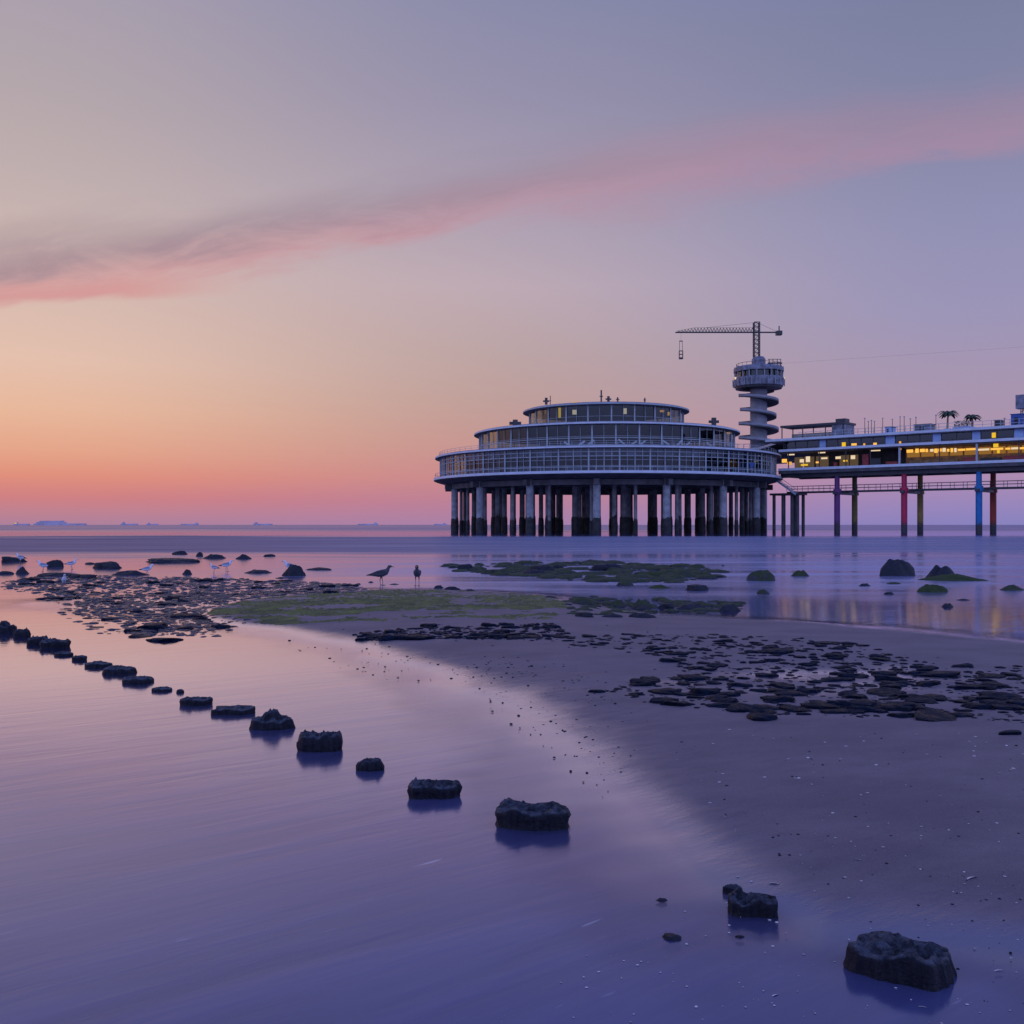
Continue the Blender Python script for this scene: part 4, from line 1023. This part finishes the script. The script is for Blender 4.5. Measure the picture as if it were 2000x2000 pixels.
for (x0, x1, y0, y1) in ((195,228,1200,1211),(262,330,1199,1228),(330,382,1215,1229),(170,200,1222,1226),(245,300,1237,1245),(280,350,1238,1252),(160,180,1203,1208),(330,400,1188,1206),(60,130,1160,1170)):
    put_stone((x0+x1)/2, y1, x1-x0, (y1-y0)*0.4, rnd, 'larger flat dark stone awash in the stony shallows at the left', 'flat stones in the left shallows', 0.25)
# countless small stones between them
def scatter(name, n, poly, wr, hr, mat, label, seed, sub=1, bias=1.0, off=0.0):
    rnd = random.Random(seed); xs = [q[0] for q in poly]; ys = [q[1] for q in poly]
    base = []
    for s in range(5):
        bm = bmesh.new(); bmesh.ops.create_icosphere(bm, subdivisions=sub, radius=1)
        vs = [v_.co.copy()*(1+0.35*noise.noise(v_.co*1.5+Vector((s*9, seed, 0)))) for v_ in bm.verts]
        fs = [tuple(v_.index for v_ in f.verts) for f in bm.faces]; bm.free(); base.append((vs, fs))
    pts = []
    while len(pts) < n:
        x = rnd.uniform(min(xs), max(xs)); y = min(ys)+(max(ys)-min(ys))*rnd.random()**bias
        if inpoly(x, y, poly): pts.append((x, y))
    G = np.array([gp(*q) for q in pts]); Z = np.maximum(0, height(G[:, 0], G[:, 1]))
    for _ in range(3):
        G = np.array([gp(px, py, z) for (px, py), z in zip(pts, Z)]); Z = np.maximum(0, height(G[:, 0], G[:, 1]))
    mb = MB()
    for (gx, gy), z in zip(G, Z):
        vs, fs = base[rnd.randrange(5)]; w_ = (wr[0]+(wr[1]-wr[0])*rnd.random()**1.7)*gy/F/2; h_ = w_*rnd.uniform(*hr); a = rnd.uniform(0, 6.28); ca, sa = math.cos(a), math.sin(a); k = rnd.uniform(0.6, 1)
        mb.add([(gx+w_*(v_.x*ca-v_.y*k*sa), gy+w_*(v_.x*sa+v_.y*k*ca), z+off+h_*v_.z) for v_ in vs], fs, True)
    o = mb.build(name, mat); return tag(o, label, None, None, 'stuff')
scatter('small_stones', 2300, PB, (5, 20), (0.14, 0.32), M['slate2'], 'countless small wet stones in the left shallows', 4, 2)
scatter('small_stones', 1100, PF, (6, 22), (0.15, 0.32), M['slate'], 'countless small stones between the flat stones at the right', 5, 2)
scatter('small_stones', 420, PM, (5, 18), (0.25, 0.45), M['slate'], 'countless small stones below the green mound', 6, 2)
scatter('small_stones', 420, [(80,1165),(430,1160),(500,1205),(430,1245),(190,1238),(120,1200)], (4, 22), (0.10, 0.25), M['slate2'], 'thin scattered stones awash in the left pool', 14, 2)
scatter('small_stones', 520, [(300,1128),(700,1140),(720,1156),(520,1170),(420,1190),(330,1180)], (4, 18), (0.14, 0.32), M['slate2'], 'countless small wet stones at the upper edge of the green mound', 15, 2)
scatter('small_stones', 330, [(880,1106),(1010,1100),(1180,1098),(1390,1110),(1420,1128),(1300,1140),(1180,1138),(1010,1126),(900,1118)], (10, 52), (0.14, 0.34), M['mossrock'], 'ragged low weedy stones filling the rock belt below the pavilion', 16, 2)
scatter('small_stones', 170, [(1060,1162),(1250,1168),(1460,1176),(1450,1194),(1280,1200),(1130,1202)], (8, 44), (0.12, 0.30), M['mossrock'], 'low weedy stones along the near edge of the channel', 18, 2)
scatter('pebbles', 120, [(860,1310),(1000,1290),(1200,1330),(1250,1500),(1180,1560),(1000,1420)], (2.5, 8), (0.35, 0.6), M['slate'], 'tiny dark pebbles strewn on the wet sand edge', 7, 1)
scatter('pebbles', 110, [(560,1250),(760,1260),(1150,1300),(1300,1420),(1000,1330),(760,1330),(620,1300)], (2.5, 7), (0.35, 0.6), M['slate'], 'tiny dark pebbles along the edge of the pool', 17, 1)
scatter('pebbles', 110, [(1250,1420),(2000,1440),(2000,2000),(1900,1980),(1500,1690)], (3, 8), (0.35, 0.6), M['slate'], 'tiny dark pebbles on the sand at the right', 8, 1)
scatter('shell_fragments', 230, [(1230,1400),(2000,1430),(2000,2000),(950,2000),(1250,1780),(1480,1680)], (1.5, 9), (0.12, 0.4), M['shell2'], 'tiny pale shell fragments strewn over the sand', 9, 1, off=0.002)
scatter('shell_fragments', 120, [(300,1130),(700,1140),(2000,1300),(2000,1410),(1300,1375),(690,1255),(300,1180)], (3, 9), (0.25, 0.5), M['pebble'], 'tiny pale shells between the stones', 10, 1, off=0.004)

# shells big enough to single out
for i, (px, py, w_, lab) in enumerate(((1900, 1716, 26, 'long thin pale shell lying on the sand near the right edge'), (1675, 1680, 15, 'pale shell on the sand above the largest stump'), (1515, 1945, 16, 'pinkish shell in the wet sand left of the largest stump'),
                         (1802, 1968, 16, 'pale shell in the wet sand below the largest stump'), (1512, 1727, 22, 'brownish shell half buried behind the small double stump'), (1952, 1897, 20, 'broken white shell right of the largest stump'))):
    g = ground(px, py); sc = g.y/F
    mb = MB(); rows = []
    for a in range(9):
        t = math.pi*a/8
        for b in range(5):
            u = b/4; rr = u*(1+0.04*(-1)**a); mb.v.append((rr*math.cos(t), rr*math.sin(t)*0.7, 0.35*(1-u*u)+0.03*(-1)**a*u)); 
    for a in range(8):
        for b in range(4): mb.f.append((a*5+b, a*5+b+1, a*5+b+6, a*5+b+5)); mb.sm.append(True)
    o = mb.build('shell', M['shell']); k = w_*sc/2
    o.location = (g.x, g.y, g.z+0.001); o.scale = (k, k*0.9, k*0.5); o.rotation_euler = (0, 0, random.Random(i).uniform(-.6, .6)); tag(o, lab, 'shell')

# ------------------------------------------------------------------ algae on the mound
rnd = random.Random(31); mb = MB(); cnt = 0
PA = [(405,1200),(430,1182),(530,1166),(700,1153),(860,1153),(1000,1159),(1085,1167),(1110,1190),(1060,1215),(900,1222),(700,1218),(520,1212)]
pts = []
while len(pts) < 5200:
    x = rnd.uniform(400, 1110); y = rnd.uniform(1152, 1222)
    if not inpoly(x, y, PA): continue
    gx, gy = gp(x, y)
    pr = noise.noise(Vector((gx*0.55, gy*0.9, 0)))+0.7*noise.noise(Vector((gx*1.6, gy*2.4, 5)))
    edge = 0.42-abs(y-(1168 if x > 600 else 1190))/60.0
    if pr+edge*1.1 < 0.12+rnd.uniform(-.25, .25): continue
    pts.append((x, y))
G = np.array([gp(*q) for q in pts]); Z = height(G[:, 0], G[:, 1])
for _ in range(3):
    G = np.array([gp(px, py, max(0, z)) for (px, py), z in zip(pts, Z)]); Z = height(G[:, 0], G[:, 1])
for (gx, gy), z in zip(G, Z):
    r_ = rnd.uniform(0.03, 0.10); hh = rnd.uniform(0.006, 0.022); nn = 6; z = max(z, 0)
    vs = [(gx, gy, z+hh)]+[(gx+r_*rnd.uniform(.6, 1.2)*math.cos(6.283*k/nn), gy+r_*rnd.uniform(.6, 1.2)*math.sin(6.283*k/nn), z-0.004) for k in range(nn)]
    mb.add(vs, [(0, 1+k, 1+(k+1) % nn) for k in range(nn)], True)
o = mb.build('algae', M['algae']); tag(o, 'green algae growing over the low sand mound', None, None, 'stuff')

# ================================================================== STUMPS
def stump_mesh(wd, dp, hh, seed, kind):
    rnd = random.Random(seed); n = 64; vs, fs = [], []
    off = Vector((seed*5.1, seed*2.7, 0)); ex = {'block': 4.0, 'round': 2.5, 'low': 2.2, 'peak': 3.0}[kind]
    def outline(t, k):
        c_, s_ = math.cos(t), math.sin(t)
        r_ = (abs(c_)**ex+abs(s_)**ex)**(-1/ex)
        p_ = Vector((c_, s_, 0))
        r_ *= 1+0.20*noise.noise(p_*1.3+off)+0.11*noise.noise(p_*3.6+off)+0.07*noise.noise(p_*11+off)
        return Vector((c_*r_*wd/2*k, s_*r_*dp/2*k, 0))
    rings = []
    nz = 9
    for j in range(nz):
        z = -0.10+(hh+0.10)*j/(nz-1); k = 1.0+0.04*math.sin(j*1.3+seed)-(0.07 if j == nz-1 else 0)
        ring = []
        for i in range(n):
            t = 6.28318*i/n; p_ = outline(t, k*(1+0.03*noise.noise(Vector((math.cos(t)*5, math.sin(t)*5, z*22))+off)))
            p_.z = z
            if j >= nz-2: p_.z += 0.30*hh*noise.noise(Vector((p_.x*8/wd*0.4, p_.y*8/wd*0.4, 1))+off)
            ring.append(p_)
        rings.append(ring)
    for q in range(1, 9):
        k = 0.93*(1-q/8.6); ring = []
        for i in range(n):
            t = 6.28318*i/n; p_ = outline(t, k); nn = Vector((p_.x*10/wd*0.5, p_.y*10/wd*0.5, 1))+off
            z = hh*(1+0.30*noise.noise(Vector((p_.x*8/wd*0.4, p_.y*8/wd*0.4, 1))+off)+0.30*noise.noise(nn*1.7)+0.24*noise.noise(nn*4))
            if kind == 'peak': z += hh*0.75*max(0, 1-(k/0.55)**2)
            if kind == 'low': z += hh*0.5*(1-k*k)
            if kind == 'round': z -= hh*0.18*(1-k)
            if seed == 5: z -= hh*0.30*max(0, p_.x/(wd/2))*0.9
            p_.z = z; ring.append(p_)
        rings.append(ring)
    for ring in rings: vs += ring
    for j in range(len(rings)-1):
        for i in range(n): fs.append((j*n+i, j*n+(i+1) % n, (j+1)*n+(i+1) % n, (j+1)*n+i))
    fs.append(tuple((len(rings)-1)*n+i for i in range(n)))
    mb = MB(); mb.add(vs, fs, True); return mb
ST = [(1636,1872,1824,1922,'block','largest dark stump, closest to the camera at the lower right',.28),
      (1422,1518,1749,1795,'block','small blocky stump with a pale broken left side, next nearest after the largest',.1),
      (968,1111,1570,1625,'block','wide craggy stump with a knobbly top, alone in the lower middle',0),
      (802,894,1524,1563,'block','smooth dark stump sloping down to the right, in the lower middle',0),
      (696,750,1481,1508,'low','little ragged stump between two bigger blocks in the row',0),
      (580,669,1428,1471,'round','drum-shaped stump with upright grooves and a pale dished top',0),
      (487,572,1388,1428,'peak','stump with a raised knob in the middle of its top',0),
      (418,498,1380,1398,'block','flat bar-like stump just left of the knob-topped one',0),
      (351,414,1357,1380,'block','short block stump just left of the flat bar-like one',0),
      (295,338,1338,1352,'low','low rounded stump barely out of the pool, with a tiny one beside it',0),
      (344,360,1344,1354,'low','tiny stump, smallest of the whole row',0),
      (238,298,1316,1337,'block','long low stump with a pale top edge, lower of the two alike in the row',0),
      (201,267,1297,1318,'block','long low stump with a pale top edge, upper of the two alike in the row',0),
      (163,220,1288,1305,'low','thin wedge stump left of the two alike with pale tops',0),
      (139,171,1276,1291,'low','small pointed stump between the wedge stump and the low ragged stump',0),
      (106,143,1270,1282,'low','low ragged stump just under the big block at the left',0),
      (79,135,1243,1267,'block','big dark block stump at the left with straight upright right side',0),
      (55,96,1238,1260,'block','dark slanted stump just left of the big dark block',0),
      (27,58,1223,1245,'block','squarish stump second from the left edge of the photo',0),
      (-12,31,1204,1238,'peak','stepped stump cut by the left edge of the photo',0)]
for i, (x0, x1, y0, y1, kind, lab, rz) in enumerate(ST):
    z = 0.0; x, Y = gp((x0+x1)/2, y1-(y1-y0)*0.04, 0.0); sc = Y/F
    wd = (x1-x0)*sc; dp = wd*(0.62 if i != 0 else 0.78)
    dpx = F*CZ*(1/Y-1/(Y+dp)); hh = max(0.020, (y1-y0-0.70*dpx)*sc*0.92)
    if kind == 'peak': hh *= 0.62
    if kind == 'low': hh *= 0.75
    if i >= 8: hh *= 0.68; wd *= 0.92
    if i == 0: wd, dp, hh, rz, x, Y = 0.335, 0.235, 0.082, 0.55, 1.305, 3.44
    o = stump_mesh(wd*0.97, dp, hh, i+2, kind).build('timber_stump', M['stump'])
    o.location = (x*(1+dp*0.5/Y), Y+dp*0.5, 0); o.rotation_euler = (0, 0, -rz)
    tag(o, lab, 'stump', 'row of old stumps across the pool')
o = stump_mesh(0.085, 0.05, 0.02, 40, 'low').build('timber_stump', M['stump']); g = ground(1431, 1742); o.location = (g.x, g.y, 0); tag(o, 'thin dark sliver of wood right behind the small blocky stump', 'stump', 'row of old stumps across the pool')
# stray clumps near the small stump
for i, (px, py, w_, lab) in enumerate(((1292, 1758, 24, 'dark lump of weed alone left of the small blocky stump'), (1312, 1832, 38, 'flat dark clump of weed in the wet sand below the small blocky stump'), (1445, 1830, 20, 'thin dark scrap of weed just below the small blocky stump'))):
    g = ground(px, py); k = w_*g.y/F/2
    o = bpy.data.objects.new('weed_clump', ROCKS['rock'][i+1]); COL.objects.link(o); o.location = (g.x, g.y, g.z); o.scale = (k, k*0.7, k*0.35); tag(o, lab, 'weed')

# ================================================================== GULLS
def gullmat(name, back, belly):
    m_, t, o = newmat(name); b = t.n.new('ShaderNodeBsdfPrincipled'); t.l.new(b.outputs[0], o.inputs[0])
    tcn = t.n.new('ShaderNodeTexCoord'); x, y, z = t.sep(tcn.outputs['Object']); n_ = t.noise(tcn.outputs['Object'], 30, 4)
    k = t.m('MULTIPLY', t.sm(t.m('ADD', z, t.m('MULTIPLY', n_, 0.03)), 0.245, 0.275), t.m('SUBTRACT', 1.0, t.sm(x, 0.05, 0.10)))
    c_ = t.mix(k, belly, back); tip = t.m('SUBTRACT', 1.0, t.sm(x, -0.22, -0.17)); c_ = t.mix(tip, c_, (0.02, 0.02, 0.022))
    lg = t.m('SUBTRACT', 1.0, t.sm(z, 0.135, 0.150)); c_ = t.mix(lg, c_, (0.30, 0.17, 0.13))
    bk = t.sm(x, 0.212, 0.218); c_ = t.mix(bk, c_, (0.35, 0.22, 0.03))
    t.l.new(c_, b.inputs['Base Color']); b.inputs['Roughness'].default_value = 0.75; return m_
GM = {'pale': gullmat('pale_gull_plumage', (0.20, 0.24, 0.32), (0.62, 0.64, 0.68)), 'dark': gullmat('dark_gull_plumage', (0.028, 0.03, 0.04), (0.05, 0.05, 0.06))}
def gull_mesh(mat, up=1.0, name='gull'):
    # sections along the spine: x, z, half width, half height
    sec = [(-0.27, 0.205, 0.012, 0.006), (-0.22, 0.213, 0.030, 0.016), (-0.15, 0.225, 0.052, 0.040), (-0.07, 0.235, 0.072, 0.066), (0.02, 0.25, 0.074, 0.076), (0.09, 0.275, 0.058, 0.066),
           (0.125, 0.315, 0.036, 0.042), (0.14, 0.35, 0.031, 0.033), (0.158, 0.385, 0.034, 0.034), (0.19, 0.392, 0.027, 0.026), (0.212, 0.386, 0.011, 0.011), (0.245, 0.380, 0.007, 0.008), (0.262, 0.370, 0.002, 0.004)]
    mb = MB(); n = 14; vs = []
    for i, (x, z, a, b) in enumerate(sec):
        i0, i1 = max(0, i-1), min(len(sec)-1, i+1)
        tx, tz = sec[i1][0]-sec[i0][0], sec[i1][1]-sec[i0][1]; L = math.hypot(tx, tz); tx, tz = tx/L, tz/L
        for k in range(n):
            t = 6.28318*k/n; vs.append((x-tz*math.sin(t)*b, a*math.cos(t), z+tx*math.sin(t)*b))
    m_ = len(sec)
    mb.add(vs, [(i*n+k, i*n+(k+1) % n, (i+1)*n+(k+1) % n, (i+1)*n+k) for i in range(m_-1) for k in range(n)]+[tuple(range(n)), tuple((m_-1)*n+k for k in range(n))], True)
    for sy, fx in ((-1, 0.02), (1, -0.03)):
        mb.cyl((0.0, sy*0.032, 0.20), (fx, sy*0.032, 0.105), 0.016, 0.008, 8); mb.cyl((fx, sy*0.032, 0.11), (fx+0.008, sy*0.032, 0.006), 0.0075, 0.0065, 8)
        for a in (-0.45, 0, 0.45): mb.cyl((fx+0.008, sy*0.032, 0.008), (fx+0.008+0.055*math.cos(a), sy*0.032+0.055*math.sin(a), 0.003), 0.007, 0.004, 6)
    for sy in (-1, 1):                       # folded wings, joined into the body
        w_ = [(0.08, 0.062, 0.275, 0.02), (0.0, 0.074, 0.272, 0.045), (-0.1, 0.064, 0.252, 0.042), (-0.2, 0.036, 0.226, 0.024), (-0.31, 0.012, 0.206, 0.008)]
        vs = []
        for x, y, z, h in w_: vs += [(x, sy*(y-0.012), z+h), (x, sy*(y+0.006), z), (x, sy*(y-0.012), z-h*0.8)]
        mb.add(vs, [(3*i+j, 3*i+j+1, 3*i+j+4, 3*i+j+3) for i in range(4) for j in range(2)], True)
    o = mb.build(name, mat); return o
def put_gull(px, py, hpx, head, kind, lab, z=None, group='gulls at the tide line'):
    g = ground(px, py) if z is None else Vector((*gp(px, py, z), z))
    o = gull_mesh(GM[kind]); k = hpx*g.y/F/0.425
    o.location = g; o.scale = (k, k, k); o.rotation_euler = (0, 0, head); tag(o, lab, 'gull', group); return o
put_gull(745, 1143, 40, R(8), 'dark', 'dark gull in side view walking right at the water edge')
put_gull(815, 1144, 42, R(-88), 'dark', 'dark gull facing the camera, upright beside the walking one')
put_gull(125, 1147, 27, R(-60), 'pale', 'blue-grey gull standing lowest among the left rocks, nearest the camera')
put_gull(84, 1117, 23, R(175), 'pale', 'pale gull standing among the rocks at the far left')
put_gull(140, 1112, 21, R(10), 'pale', 'gull resting between two black rocks left of the stony shallows')
put_gull(288, 1124, 23, R(20), 'pale', 'gull standing at the right end of a long black rock at the left')
put_gull(418, 1119, 19, R(160), 'pale', 'smaller gull of the pair standing in the water under the horizon ships')
put_gull(443, 1116, 23, R(30), 'pale', 'larger gull of the pair standing in the water, facing right')
put_gull(566, 1120, 26, R(185), 'pale', 'pale gull perched by the blocky rock right of the pair')
put_gull(40, 1100, 20, R(165), 'pale', 'gull furthest left, standing behind the first black rocks')
print('objects', len(bpy.data.objects))
